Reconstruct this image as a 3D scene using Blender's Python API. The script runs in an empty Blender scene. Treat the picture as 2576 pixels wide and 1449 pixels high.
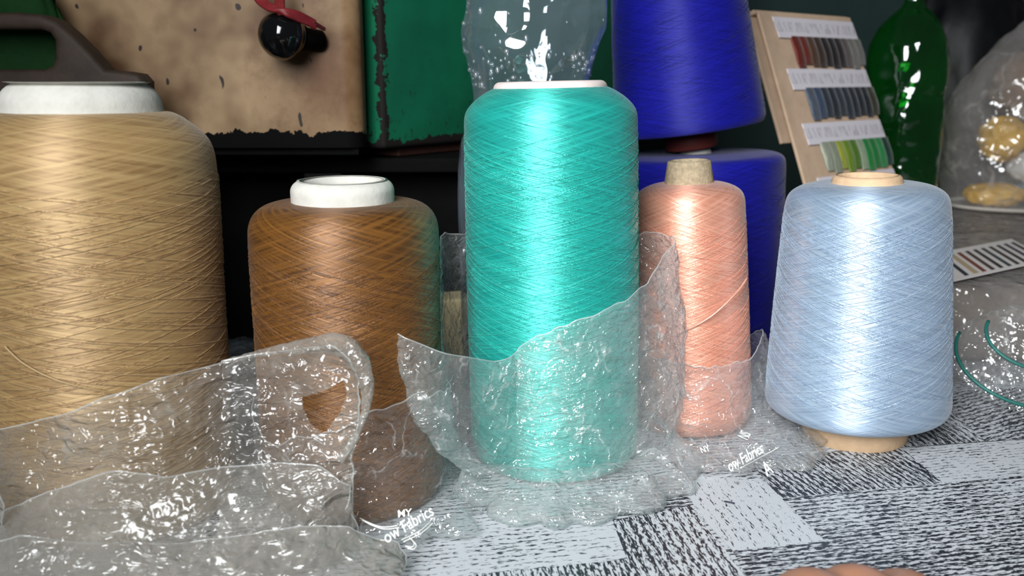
import bpy, bmesh, math, random
import numpy as np
from mathutils import Vector, Matrix, Quaternion

random.seed(7)
rng = np.random.default_rng(7)
scene = bpy.context.scene
COL = scene.collection

# ------------------------------------------------------------------ camera
F = 2300.0
PITCH = math.atan((724.5 - 195) / F)
H = 0.232
cam_d = bpy.data.cameras.new("camera")
cam_d.sensor_width = 36
cam_d.lens = 36 * F / 2576
cam_d.clip_start = 0.01
cam_d.dof.use_dof = True
cam_d.dof.focus_distance = 0.53
cam_d.dof.aperture_fstop = 9.0
cam = bpy.data.objects.new("camera", cam_d)
COL.objects.link(cam)
cam.location = (0, 0, H)
cam.rotation_euler = (math.pi / 2 - PITCH, 0, 0)
scene.camera = cam

# ------------------------------------------------------------------ light
world = bpy.data.worlds.new("world")
scene.world = world
world.use_nodes = True
world.node_tree.nodes["Background"].inputs[0].default_value = (0.75, 0.85, 1.0, 1)
world.node_tree.nodes["Background"].inputs[1].default_value = 0.045


def area(name, loc, target, sx, sy, power, col):
    d = bpy.data.lights.new(name, "AREA")
    d.shape = "RECTANGLE"
    d.size, d.size_y = sx, sy
    d.energy = power
    d.color = col
    o = bpy.data.objects.new(name, d)
    COL.objects.link(o)
    o.location = loc
    o.rotation_euler = (Vector(target) - Vector(loc)).to_track_quat("-Z", "Y").to_euler()
    return o


key = area("window_daylight", (-0.20, -0.32, 0.60), (0.26, 0.60, 0.10), 0.42, 0.60, 6.4, (0.95, 0.98, 1.0))
key.data.spread = math.radians(84)
scene.view_settings.view_transform = "Standard"
scene.view_settings.look = "None"
scene.view_settings.gamma = 1
scene.view_settings.use_curve_mapping = False
scene.view_settings.exposure = 0.0
scene.cycles.transparent_max_bounces = 32
scene.cycles.max_bounces = 10
scene.cycles.sample_clamp_indirect = 4


# ------------------------------------------------------------------ pixel helpers (photo 2576 x 1449)
def ray(px, py):
    a = (px - 1288) / F
    b = -(py - 724.5) / F
    return Vector((a, math.cos(PITCH) + b * math.sin(PITCH), -math.sin(PITCH) + b * math.cos(PITCH)))


def G(px, py, z=0.0):
    r = ray(px, py)
    t = (z - H) / r.z
    return Vector((r.x * t, r.y * t, z))


def P(px, py, Y):
    r = ray(px, py)
    t = Y / r.y
    return Vector((r.x * t, Y, H + r.z * t))


def depth(p):
    return p[1] * math.cos(PITCH) - (p[2] - H) * math.sin(PITCH)


# ------------------------------------------------------------------ numpy noise
_perm = rng.permutation(256)
_perm = np.concatenate([_perm, _perm, _perm])
_grad = rng.normal(size=(256, 3))
_grad /= np.linalg.norm(_grad, axis=1)[:, None]


def perlin(p):
    p = np.asarray(p, float)
    i = np.floor(p).astype(int)
    f = p - i
    i &= 255
    u = f * f * f * (f * (f * 6 - 15) + 10)
    out = 0
    for dx in (0, 1):
        for dy in (0, 1):
            for dz in (0, 1):
                h = _perm[_perm[_perm[(i[..., 0] + dx) & 255] + ((i[..., 1] + dy) & 255)] + ((i[..., 2] + dz) & 255)]
                g = _grad[h]
                d = f - np.array([dx, dy, dz])
                w = (u[..., 0] if dx else 1 - u[..., 0]) * (u[..., 1] if dy else 1 - u[..., 1]) * (u[..., 2] if dz else 1 - u[..., 2])
                out = out + w * (g * d).sum(-1)
    return out


def ridged(p, octaves=3, lac=2.1, gain=0.5):
    out = 0
    a = 1.0
    for k in range(octaves):
        out = out + a * (0.35 - np.abs(perlin(p * lac ** k + 13.7 * k)))
        a *= gain
    return out


# ------------------------------------------------------------------ object helpers
def mesh_obj(name, verts, faces, mat=None, parent=None, smooth=True, uvs=None):
    me = bpy.data.meshes.new(name)
    me.from_pydata([tuple(v) for v in verts], [], [tuple(f) for f in faces])
    if uvs is not None:
        uvl = me.uv_layers.new(name="UVMap")
        li = np.empty(len(me.loops), dtype=np.int32)
        me.loops.foreach_get("vertex_index", li)
        if len(uvs) == len(me.loops) and len(uvs) != len(me.vertices):
            uvl.data.foreach_set("uv", np.asarray(uvs, dtype=np.float32).ravel())
        else:
            uvl.data.foreach_set("uv", np.asarray(uvs, dtype=np.float32)[li].ravel())
    if smooth:
        me.polygons.foreach_set("use_smooth", [True] * len(me.polygons))
    me.update()
    o = bpy.data.objects.new(name, me)
    COL.objects.link(o)
    if mat:
        me.materials.append(mat)
    if parent:
        o.parent = parent
    return o


def bm_obj(name, bm, mat=None, parent=None, smooth=False):
    me = bpy.data.meshes.new(name)
    bm.to_mesh(me)
    bm.free()
    if smooth:
        me.polygons.foreach_set("use_smooth", [True] * len(me.polygons))
    o = bpy.data.objects.new(name, me)
    COL.objects.link(o)
    if mat:
        me.materials.append(mat)
    if parent:
        o.parent = parent
    return o


def empty(name, loc=(0, 0, 0), mtx=None):
    o = bpy.data.objects.new(name, None)
    o.empty_display_size = 0.02
    COL.objects.link(o)
    if mtx is not None:
        o.matrix_world = mtx
    else:
        o.location = loc
    return o


def tag(o, label=None, cat=None, group=None, kind=None):
    if label:
        o["label"] = label
    if cat:
        o["category"] = cat
    if group:
        o["group"] = group
    if kind:
        o["kind"] = kind
    return o


def box_bm(x0, x1, y0, y1, z0, z1, bevel=0.0, seg=2):
    bm = bmesh.new()
    bmesh.ops.create_cube(bm, size=1)
    for v in bm.verts:
        v.co = Vector(((x0 + x1) / 2 + v.co.x * (x1 - x0), (y0 + y1) / 2 + v.co.y * (y1 - y0), (z0 + z1) / 2 + v.co.z * (z1 - z0)))
    if bevel:
        bmesh.ops.bevel(bm, geom=list(bm.edges), offset=bevel, segments=seg, affect="EDGES", profile=0.5)
    return bm


def lathe(prof, seg=96, close=False, wob=None):
    """prof: list of (r, z). returns verts, faces, uvs (metres: angle*rmax, arclength)"""
    n = len(prof)
    V, UV, Fc = [], [], []
    arc = [0]
    for i in range(1, n):
        arc.append(arc[-1] + math.hypot(prof[i][0] - prof[i - 1][0], prof[i][1] - prof[i - 1][1]))
    rm = max(p[0] for p in prof)
    for i, (r, z) in enumerate(prof):
        for k in range(seg + 1):
            a = 2 * math.pi * k / seg + math.pi / 2
            rr = r
            if wob:
                rr = r + wob(a, z, r)
            V.append((rr * math.cos(a), rr * math.sin(a), z))
            UV.append((k / seg * 2 * math.pi * rm, arc[i]))
    for i in range(n - 1):
        for k in range(seg):
            a = i * (seg + 1) + k
            Fc.append((a, a + 1, a + seg + 2, a + seg + 1))
    return V, Fc, UV


def smooth_prof(pts, step=0.002):
    """evenly resampled profile with gently rounded corners"""
    p = np.array(pts, float)
    d = np.concatenate([[0], np.cumsum(np.hypot(*np.diff(p, axis=0).T))])
    st = min(step, 0.0015)
    n = max(8, int(d[-1] / st))
    q = np.linspace(0, d[-1], n)
    r, z = np.interp(q, d, p[:, 0]), np.interp(q, d, p[:, 1])
    ker = np.hanning(9)[1:-1]
    ker /= ker.sum()

    def sm(a):
        m = len(ker) // 2
        e = np.concatenate([2 * a[0] - a[m:0:-1], a, 2 * a[-1] - a[-2:-m - 2:-1]])
        return np.convolve(e, ker, "valid")
    r, z = sm(r), sm(z)
    return [(max(a, 0.0003), b_) for a, b_ in zip(r, z)]


def tube(path, r, sides=6, cap=True):
    path = [Vector(p) for p in path]
    n = len(path)
    V, Fc = [], []
    up = Vector((0, 0, 1))
    prev = None
    for i, p in enumerate(path):
        t = (path[min(i + 1, n - 1)] - path[max(i - 1, 0)]).normalized()
        a = prev if prev is not None else (up.cross(t) if abs(t.z) < 0.9 else Vector((1, 0, 0)).cross(t))
        a = (a - t * a.dot(t)).normalized()
        prev = a
        b = t.cross(a)
        rr = r[i] if hasattr(r, "__len__") else r
        for k in range(sides):
            th = 2 * math.pi * k / sides
            V.append(p + a * math.cos(th) * rr + b * math.sin(th) * rr)
    for i in range(n - 1):
        for k in range(sides):
            k2 = (k + 1) % sides
            Fc.append((i * sides + k, i * sides + k2, (i + 1) * sides + k2, (i + 1) * sides + k))
    if cap:
        Fc.append(tuple(range(sides - 1, -1, -1)))
        Fc.append(tuple((n - 1) * sides + k for k in range(sides)))
    return V, Fc


def spline(pts, n=8):
    pts = [np.array(p, float) for p in pts]
    out = []
    for i in range(len(pts) - 1):
        p0 = pts[max(i - 1, 0)]
        p1, p2 = pts[i], pts[i + 1]
        p3 = pts[min(i + 2, len(pts) - 1)]
        for k in range(n):
            t = k / n
            out.append(Vector(0.5 * (2 * p1 + (p2 - p0) * t + (2 * p0 - 5 * p1 + 4 * p2 - p3) * t * t + (3 * p1 - 3 * p2 + p3 - p0) * t ** 3)))
    out.append(Vector(pts[-1]))
    return out


# ------------------------------------------------------------------ materials
def srgb(r, g, b):
    def c(x):
        x /= 255
        return x / 12.92 if x <= 0.04045 else ((x + 0.055) / 1.055) ** 2.4
    return (c(r), c(g), c(b), 1)


class NT:
    def __init__(self, name):
        self.m = bpy.data.materials.new(name)
        self.m.use_nodes = True
        self.t = self.m.node_tree
        self.t.nodes.clear()
        self.out = self.t.nodes.new("ShaderNodeOutputMaterial")

    def n(self, typ, inp=None, **attrs):
        nd = self.t.nodes.new("ShaderNode" + typ)
        for k, v in attrs.items():
            setattr(nd, k, v)
        for k, v in (inp or {}).items():
            s = nd.inputs[k]
            if hasattr(v, "is_linked") or hasattr(v, "links"):
                self.t.links.new(v, s)
            else:
                s.default_value = v
        return nd

    def math(self, op, a, b=0.0, c=0.0, clamp=False):
        nd = self.n("Math", {0: a, 1: b, 2: c}, operation=op)
        nd.use_clamp = clamp
        return nd.outputs[0]

    def ramp(self, fac, stops):
        nd = self.n("ValToRGB", {0: fac})
        el = nd.color_ramp.elements
        while len(el) < len(stops):
            el.new(0.5)
        for e, (p, c) in zip(el, stops):
            e.position = p
            e.color = c if hasattr(c, "__len__") else (c, c, c, 1)
        return nd.outputs[0]

    def mixc(self, fac, a, b, mode="MIX"):
        nd = self.n("Mix", data_type="RGBA", blend_type=mode)
        for s, v in ((nd.inputs[0], fac), (nd.inputs[6], a), (nd.inputs[7], b)):
            if hasattr(v, "links"):
                self.t.links.new(v, s)
            else:
                s.default_value = v
        return nd.outputs[2]

    def noise(self, vec, scale, detail=3, rough=0.5, dist=0.0):
        return self.n("TexNoise", {"Vector": vec, "Scale": scale, "Detail": detail, "Roughness": rough, "Distortion": dist}).outputs[0]

    def done(self, shader):
        self.t.links.new(shader, self.out.inputs[0])
        return self.m


def plain(name, col, rough=0.5, spec=0.5, metal=0.0, bump=0.0, bscale=200, var=0.0, vscale=30, alpha=None):
    k = NT(name)
    tc = k.n("TexCoord").outputs["Object"]
    c = col
    if var:
        nz = k.noise(tc, vscale, 4, 0.6)
        c = k.mixc(k.ramp(nz, [(0.3, 0), (0.7, 1)]), tuple(x * (1 - var) for x in col[:3]) + (1,), tuple(min(1, x * (1 + var)) for x in col[:3]) + (1,))
    inp = {"Base Color": c, "Roughness": rough, "Metallic": metal, "Specular IOR Level": spec}
    if bump:
        b = k.n("Bump", {"Height": k.noise(tc, bscale, 4, 0.6), "Strength": bump, "Distance": 0.001})
        inp["Normal"] = b.outputs[0]
    return k.done(k.n("BsdfPrincipled", inp).outputs[0])


def yarn_mat(name, col, dark, rough=0.36, spec=0.5, angle=14, scale=750, bump=0.7, sheen=0.2, contrast=0.8, tint=(1, 1, 1, 1), satin=0.35, ior=1.8):
    """crossing wound threads: two streaked families of lines in (arc, height) metres"""
    k = NT(name)
    uv = k.n("TexCoord").outputs["UV"]

    def fam(sgn, off):
        mp = k.n("Mapping", {"Vector": uv, "Location": (off, off * 0.7, 0), "Rotation": (0, 0, math.radians(angle * sgn))})
        mp2 = k.n("Mapping", {"Vector": mp.outputs[0], "Scale": (0.018, 1, 1)})
        return k.noise(mp2.outputs[0], scale, 2.5, 0.65)
    a, b = fam(1, 0.3), fam(-1, 1.1)
    # which layer lies on top changes in diamond patches
    mpa = k.n("Mapping", {"Vector": uv, "Rotation": (0, 0, math.radians(angle)), "Scale": (0.35, 1.6, 1)})
    mask = k.ramp(k.noise(mpa.outputs[0], 95, 2, 0.6), [(0.42, 0), (0.58, 1)])
    h = k.n("Mix", {0: mask, 2: a, 3: b}).outputs[0]
    h2 = k.math("MAXIMUM", a, b)
    hh = k.math("ADD", k.math("MULTIPLY", h, 0.7), k.math("MULTIPLY", h2, 0.5))
    c = k.mixc(k.ramp(hh, [(0.45, 0), (0.75, 1)]), tuple(d * contrast + e * (1 - contrast) for d, e in zip(dark, col)), col)
    bp = k.n("Bump", {"Height": hh, "Strength": bump, "Distance": 0.0012}).outputs[0]
    p = k.n("BsdfPrincipled", {"Base Color": c, "Roughness": rough, "Specular IOR Level": spec, "Specular Tint": tint, "Normal": bp, "Sheen Weight": sheen, "Sheen Roughness": 0.4,
                                 "Metallic": satin, "IOR": ior, "Anisotropic": 0.8, "Anisotropic Rotation": 0.25, "Tangent": k.n("Tangent", direction_type="UV_MAP").outputs[0]})
    return k.done(p.outputs[0])


def film_mat(name, haze=0.12, tint=(0.97, 0.98, 0.98, 1), hazecol=(0.80, 0.81, 0.80, 1), rough=0.07, bump=0.5, bscale=90, gain=1.0, trans=0.4, crease=0.35, fold=0.0):
    """thin clear plastic film: transparent + Schlick gloss + milky scatter, whiter along its creases"""
    k = NT(name)
    tc = k.n("TexCoord").outputs["Object"]
    wn = k.n("TexNoise", {"Vector": tc, "Scale": bscale * 0.5, "Detail": 3, "Roughness": 0.6}).outputs["Color"]
    off = k.n("VectorMath", {0: wn, "Scale": 2.2 / bscale}, operation="SCALE").outputs[0]
    v = k.n("VectorMath", {0: tc, 1: off}, operation="ADD").outputs[0]
    f1 = k.n("TexVoronoi", {"Vector": v, "Scale": bscale * 0.8}).outputs["Distance"]
    f2 = k.n("TexVoronoi", {"Vector": v, "Scale": bscale * 2.3}).outputs["Distance"]
    n1 = k.noise(tc, bscale * 0.35, 2, 0.5)
    hgt = k.math("ADD", k.math("ADD", f1, k.math("MULTIPLY", f2, 0.35)), k.math("MULTIPLY", n1, 1.2))
    if fold:
        fm = k.n("Mapping", {"Vector": v, "Rotation": (0, math.radians(18), 0), "Scale": (0.12, 0.4, 1)}).outputs[0]
        fn = k.math("ABSOLUTE", k.math("SUBTRACT", k.noise(fm, bscale * 1.3, 3, 0.55), 0.5))
        hgt = k.math("ADD", hgt, k.math("MULTIPLY", fn, -fold))
    bp = k.n("Bump", {"Height": hgt, "Strength": bump, "Distance": 0.35 / bscale}).outputs[0]
    fac = k.n("LayerWeight", {"Blend": 0.5, "Normal": bp}).outputs["Facing"]
    fr = k.math("ADD", k.math("MULTIPLY", k.math("POWER", fac, 5.0), 0.45), 0.055)
    fr = k.math("MULTIPLY", fr, gain, clamp=True)
    gl = k.n("BsdfGlossy", {"Color": (1, 1, 1, 1), "Roughness": rough, "Normal": bp}).outputs[0]
    di = k.n("BsdfDiffuse", {"Color": hazecol, "Normal": bp}).outputs[0]
    tl = k.n("BsdfTranslucent", {"Color": hazecol, "Normal": bp}).outputs[0]
    hz = k.n("MixShader", {0: trans, 1: di, 2: tl}).outputs[0]
    tr = k.n("BsdfTransparent", {"Color": tint}).outputs[0]
    hf = k.math("ADD", k.math("MULTIPLY", k.math("POWER", fac, 2.0), haze * 1.6), haze * 0.7)
    hf = k.math("MULTIPLY", hf, k.ramp(k.noise(tc, bscale * 0.3, 4, 0.6), [(0.3, 0.5), (0.7, 1.4)]))
    if crease:
        mp = k.n("Mapping", {"Vector": v, "Scale": (1, 1, 0.6), "Rotation": (0.3, 0.5, 0.2)}).outputs[0]
        e1 = k.n("TexVoronoi", {"Vector": mp, "Scale": bscale * 0.55}, feature="DISTANCE_TO_EDGE").outputs["Distance"]
        ln = k.ramp(e1, [(0.0, 1), (0.045, 0)])
        ln = k.math("MULTIPLY", ln, k.ramp(k.noise(tc, bscale * 0.6, 2, 0.5), [(0.48, 0), (0.62, 1)]))
        hf = k.math("ADD", hf, k.math("MULTIPLY", ln, crease))
    hf = k.math("MULTIPLY", hf, 1.0, clamp=True)
    b0 = k.n("MixShader", {0: hf, 1: tr, 2: hz}).outputs[0]
    return k.done(k.n("MixShader", {0: fr, 1: b0, 2: gl}).outputs[0])


M = {}
M["beige"] = yarn_mat("yarn_beige", srgb(174, 145, 98), srgb(122, 90, 52), rough=0.58, spec=0.4, satin=0.3, angle=11, scale=520, bump=0.6, sheen=0.15)
M["brown"] = yarn_mat("yarn_brown", srgb(130, 86, 36), srgb(56, 30, 12), rough=0.52, spec=0.4, satin=0.4, angle=18, scale=620, bump=0.8, sheen=0.05)
M["teal"] = yarn_mat("yarn_teal", srgb(40, 190, 176), srgb(14, 140, 132), rough=0.50, spec=0.8, satin=0.45, angle=14, scale=640, bump=0.8, sheen=0.1, tint=(0.75, 1, 0.97, 1))
M["peach"] = yarn_mat("yarn_peach", srgb(232, 168, 142), srgb(196, 122, 96), rough=0.46, spec=0.7, satin=0.45, angle=18, scale=700, bump=0.6)
M["sky"] = yarn_mat("yarn_sky", srgb(162, 180, 198), srgb(116, 138, 164), rough=0.50, spec=0.7, satin=0.4, angle=16, scale=640, bump=0.6)
M["blue"] = yarn_mat("yarn_blue", srgb(22, 24, 140), srgb(10, 10, 84), rough=0.6, spec=0.3, satin=0.15, ior=1.5, angle=12, scale=1100, bump=0.5, sheen=0.1)
M["paper_white"] = plain("paper_white", srgb(188, 186, 178), 0.85, 0.2, bump=0.25, bscale=260, var=0.08, vscale=120)
M["paper_pink"] = plain("paper_pinkish", srgb(206, 192, 187), 0.85, 0.2, bump=0.2, bscale=260, var=0.05)
M["kraft"] = plain("kraft_paper", srgb(190, 160, 128), 0.8, 0.2, bump=0.3, bscale=300, var=0.12, vscale=90)
M["greycard"] = plain("grey_card", srgb(150, 136, 112), 0.9, 0.1, bump=0.6, bscale=420, var=0.25, vscale=350)
M["redcore"] = plain("red_brown_core", srgb(96, 40, 30), 0.6, 0.3, var=0.2)
M["film"] = film_mat("clear_film", haze=0.26, bump=0.9, bscale=95, gain=1.25, fold=2.5)
M["film_milky"] = film_mat("milky_film", haze=0.38, hazecol=(0.46, 0.44, 0.40, 1), bump=0.7, bscale=70, rough=0.12, gain=0.8, fold=4.0)
M["film_grey"] = film_mat("grey_milky_film", haze=0.58, hazecol=(0.34, 0.32, 0.285, 1), bump=0.5, bscale=55, rough=0.14, gain=0.75, fold=4.0, trans=0.3)
M["hem"] = film_mat("film_edge", haze=0.45, bump=0.3, gain=1.2, crease=0)
M["film_thin"] = film_mat("cling_film", haze=0.09, bump=0.9, bscale=110, gain=1.3)
M["film_foot"] = film_mat("crumpled_foot_film", haze=0.20, bump=0.9, bscale=100, gain=1.3, fold=2.0)
M["film_dusty"] = film_mat("dusty_film", haze=0.35, hazecol=(0.42, 0.40, 0.39, 1), bump=0.9, bscale=48, rough=0.14)
M["bottle"] = film_mat("clear_bottle", haze=0.20, tint=(0.86, 0.92, 0.96, 1), hazecol=(0.42, 0.52, 0.58, 1), rough=0.06, bump=0.25, bscale=22, gain=1.8, crease=0)
M["greenpet"] = film_mat("green_bottle", haze=0.10, tint=(0.05, 0.42, 0.08, 1), hazecol=(0.03, 0.42, 0.06, 1), rough=0.06, bump=0.2, bscale=20, gain=1.3, crease=0)
M["drop"] = film_mat("water_drop", haze=0.25, rough=0.03, bump=0.0, gain=3.0, crease=0)
M["print"] = plain("white_print", srgb(235, 235, 230), 0.6, 0.3)
M["black_gloss"] = plain("black_bakelite", srgb(10, 10, 11), 0.08, 0.6)
M["black_matt"] = plain("black_matt", srgb(8, 8, 8), 0.85, 0.08, var=0.3)
M["red_wire"] = plain("red_wire", srgb(108, 28, 32), 0.5, 0.4, var=0.15, vscale=200)
M["brass"] = plain("brass", srgb(200, 160, 90), 0.35, 0.5, metal=0.8)
M["dusty_brown"] = plain("dusty_brown_plastic", srgb(50, 39, 31), 0.66, 0.3, bump=0.2, bscale=300, var=0.3, vscale=40)
M["green_plastic"] = plain("green_plastic", srgb(14, 50, 18), 0.8, 0.15, bump=0.3, bscale=60, var=0.3)
M["wall"] = plain("dark_wall_paint", srgb(44, 62, 60), 0.8, 0.2, var=0.2, vscale=6)
M["wood"] = plain("dark_wood", srgb(58, 42, 30), 0.7, 0.3, var=0.3)
M["card"] = plain("brown_cardboard", srgb(186, 160, 136), 0.85, 0.1, bump=0.2, var=0.1, vscale=50)
M["skin"] = plain("skin", srgb(168, 118, 92), 0.5, 0.35, bump=0.15, bscale=500, var=0.06)
M["parcel"] = plain("parcel_paper", srgb(112, 100, 90), 0.7, 0.3, bump=0.5, bscale=60, var=0.35, vscale=28)
M["cream_card"] = plain("cream_carton", srgb(196, 180, 138), 0.8, 0.2, var=0.15)
M["darkcloth"] = plain("black_bag", srgb(12, 13, 15), 0.5, 0.3, bump=0.6, bscale=40)
M["greybag"] = plain("grey_bag", srgb(120, 116, 122), 0.4, 0.5, bump=0.6, bscale=40, var=0.3)


def chipped(name, col, stain, metal, chip_z, amp, edge_x=None, stain_amt=0.8, spots=0.0, rough=0.35, spec=0.45):
    """old enamel: chipped to bare metal along the lower rim (object z < chip_z), rust stains"""
    k = NT(name)
    tc = k.n("TexCoord").outputs["Object"]
    sp = k.n("SeparateXYZ", {0: tc})
    nz = k.noise(tc, 70, 6, 0.65)
    nb = k.noise(tc, 14, 3, 0.55)
    zz = k.math("ADD", sp.outputs[2], k.math("MULTIPLY", k.math("SUBTRACT", nz, 0.5), amp))
    chip = k.math("LESS_THAN", zz, chip_z)
    if edge_x is not None:
        ex = k.math("ABSOLUTE", sp.outputs[0])
        ey = k.math("ABSOLUTE", sp.outputs[1])
        d = k.math("SQRT", k.math("ADD", k.math("MULTIPLY", ex, ex), k.math("MULTIPLY", ey, ey)))
        n3 = k.noise(tc, 110, 5, 0.65)
        e2 = k.math("LESS_THAN", d, k.math("MULTIPLY", k.math("SUBTRACT", n3, edge_x[0]), edge_x[1]))
        chip = k.math("MAXIMUM", chip, e2)
        # loose flakes near the rim
        fl = k.noise(k.n("Mapping", {"Vector": tc, "Scale": (1.4, 1.4, 0.7)}).outputs[0], 180, 4, 0.7)
        fade = k.math("SUBTRACT", 0.755, k.math("MULTIPLY", k.math("SUBTRACT", sp.outputs[2], chip_z), 1.15))
        near = k.math("GREATER_THAN", k.math("ADD", fl, 0.0), k.math("SUBTRACT", 1.36, fade))
        chip = k.math("MAXIMUM", chip, near)
    st = k.ramp(nb, [(0.41, 0), (0.62, 1)])
    st = k.math("MULTIPLY", st, stain_amt)
    c = k.mixc(st, col, stain)
    fine = k.noise(tc, 45, 6, 0.7)
    c = k.mixc(k.math("MULTIPLY", k.ramp(fine, [(0.5, 0), (0.75, 1)]), 0.35 * (stain_amt > 0.3)), c, stain)
    if spots:
        # one big rust bloom below the knob
        pd = k.n("VectorMath", {0: k.n("VectorMath", {0: tc, 1: (0.030, 0, -0.060)}, operation="ADD").outputs[0], 1: (1.0, 0.0, 0.62)}, operation="MULTIPLY").outputs[0]
        dist = k.n("VectorMath", {0: pd}, operation="LENGTH").outputs["Value"]
        bl = k.math("ADD", k.math("MULTIPLY", dist, -17.0), k.math("ADD", 0.55, k.math("MULTIPLY", fine, 0.9)), clamp=True)
        c = k.mixc(k.math("MULTIPLY", bl, 0.9), c, srgb(84, 48, 16))
        vz = k.n("Mapping", {"Vector": tc, "Scale": (1.0, 1.0, 0.6)}).outputs[0]
        so = k.noise(vz, 120, 1.0, 0.4)
        c = k.mixc(k.ramp(so, [(spots, 0), (spots + 0.025, 1)]), c, srgb(34, 24, 14))
    c = k.mixc(chip, c, metal)
    r = k.math("ADD", rough, k.math("MULTIPLY", chip, 0.25))
    hgt = k.math("ADD", k.math("MULTIPLY", chip, -1.0), k.math("MULTIPLY", nz, 0.06))
    bp = k.n("Bump", {"Height": hgt, "Strength": 0.5, "Distance": 0.0008}).outputs[0]
    return k.done(k.n("BsdfPrincipled", {"Base Color": c, "Roughness": r, "Normal": bp, "Specular IOR Level": k.math("SUBTRACT", spec, k.math("MULTIPLY", chip, spec * 0.75))}).outputs[0])


def cloth_mat():
    """printed PVC table cover: streaked black grain on white; 'patch' colour attribute = (darkness, dot amount, grain size)"""
    k = NT("printed_tablecloth")
    uv = k.n("TexCoord").outputs["UV"]
    at = k.n("Attribute", attribute_name="patch")
    sp = k.n("SeparateColor", {0: at.outputs["Color"]})
    dk, dots, gs = sp.outputs[0], sp.outputs[1], sp.outputs[2]
    wob = k.noise(k.n("Mapping", {"Vector": uv, "Scale": (0.6, 1, 1)}).outputs[0], 150, 3, 0.6)
    su = k.n("SeparateXYZ", {0: uv})
    per = k.math("DIVIDE", 6.2832, k.math("SUBTRACT", 0.0062, k.math("MULTIPLY", gs, 0.0034)))
    ph = k.math("ADD", k.math("MULTIPLY", su.outputs[1], per), k.math("MULTIPLY", wob, 9.0))
    sn = k.math("SINE", ph)
    n1 = k.noise(k.n("Mapping", {"Vector": uv, "Scale": (0.22, 1, 1)}).outputs[0], 1000, 2.5, 0.6)
    n2 = k.noise(k.n("Mapping", {"Vector": uv, "Scale": (0.5, 1, 1)}).outputs[0], 1500, 1, 0.5)
    big = k.noise(uv, 30, 2, 0.5)
    val = k.math("ADD", k.math("MULTIPLY", sn, 0.17), k.math("MULTIPLY", k.math("SUBTRACT", n1, 0.5), 2.1))
    val = k.math("ADD", val, k.math("MULTIPLY", k.math("SUBTRACT", dk, 0.75), 0.62))
    val = k.math("ADD", val, k.math("MULTIPLY", k.math("SUBTRACT", big, 0.5), 0.45))
    ln = k.math("MULTIPLY", val, 9.0, clamp=True)
    dt = k.math("MULTIPLY", k.math("SUBTRACT", n2, k.math("SUBTRACT", 0.84, k.math("MULTIPLY", dots, 0.2))), 14.0, clamp=True)
    ink = k.math("MAXIMUM", ln, k.math("MULTIPLY", dt, 0.8))
    c = k.mixc(ink, srgb(182, 186, 190), srgb(34, 37, 44))
    bp = k.n("Bump", {"Height": ink, "Strength": 0.15, "Distance": 0.0004}).outputs[0]
    return k.done(k.n("BsdfPrincipled", {"Base Color": c, "Roughness": 0.42, "Specular IOR Level": 0.4, "Normal": bp}).outputs[0])


M["cloth"] = cloth_mat()

# ================================================================== SETTING
wb = bm_obj("wall_back", box_bm(-1.6, 1.6, 1.75, 1.8, -0.75, 1.6), M["wall"])
tag(wb, "dark grey green painted back wall", kind="structure")

table = empty("work_table", (0, 0.85, -0.75))
tag(table, "work table under the black and white printed cover", "table")
bm_obj("table_top", box_bm(-1.0, 1.0, -0.65, 0.8, 0.70, 0.747, 0.004), M["wood"], table)
for sx in (-0.93, 0.93):
    for sy in (-0.58, 0.73):
        bm_obj("leg", box_bm(sx - 0.03, sx + 0.03, sy - 0.03, sy + 0.03, 0, 0.70, 0.003), M["wood"], table)

fl = bm_obj("floor", box_bm(-1.6, 1.6, -1.5, 1.75, -0.78, -0.75), plain("floor_cement", srgb(70, 66, 62), 0.8, 0.2, var=0.2))
tag(fl, "plain cement floor under the table", kind="structure")

# printed cover: base face plus printed patches (flat print, each with own grain direction)
patches = []  # (pixel polygon, angle deg, darkness, dots, fineness)
HG, VG = 11.3, 97.5
pp = [
    ([(700, 1480), (700, 1290), (1130, 1290), (1545, 1310), (1598, 1420), (1590, 1405), (1180, 1447)], HG, 0.45, 0.35, 0.55),
    ([(1180, 1447), (1590, 1405), (1640, 1530), (1150, 1560)], VG, 0.85, 0.3, 0.85),
    ([(1540, 1309), (1735, 1270), (1880, 1455), (1905, 1490), (1610, 1490)], VG, 0.80, 0.45, 0.30),
    ([(1708, 1195), (1926, 1211), (2076, 1360), (1843, 1385), (1735, 1270)], VG, 0.34, 0.85, 0.10),
    ([(1640, 1215), (1708, 1195), (1745, 1270), (1540, 1309)], HG, 0.85, 0.3, 0.6),
    ([(1926, 1211), (1880, 1150), (2269, 1127), (2371, 1215), (1966, 1253)], VG + 9, 0.88, 0.4, 0.55),
    ([(2269, 1127), (2650, 1100), (2650, 1188), (2371, 1215)], HG, 0.48, 0.3, 0.75),
    ([(1966, 1253), (2650, 1188), (2700, 1310), (2076, 1360)], HG, 0.78, 0.3, 0.50),
    ([(1843, 1385), (2076, 1360), (2700, 1310), (2700, 1500), (1905, 1500)], HG, 0.88, 0.3, 0.65),
    ([(2270, 1125), (2200, 1060), (2400, 1040), (2480, 1110)], VG, 0.85, 0.2, 0.35),
    ([(2480, 1110), (2400, 1040), (2360, 990), (2760, 960), (2760, 1092)], HG + 18, 0.84, 0.4, 0.4),
]
cv, cf, cuv, ccol = [], [], [], []


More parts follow.
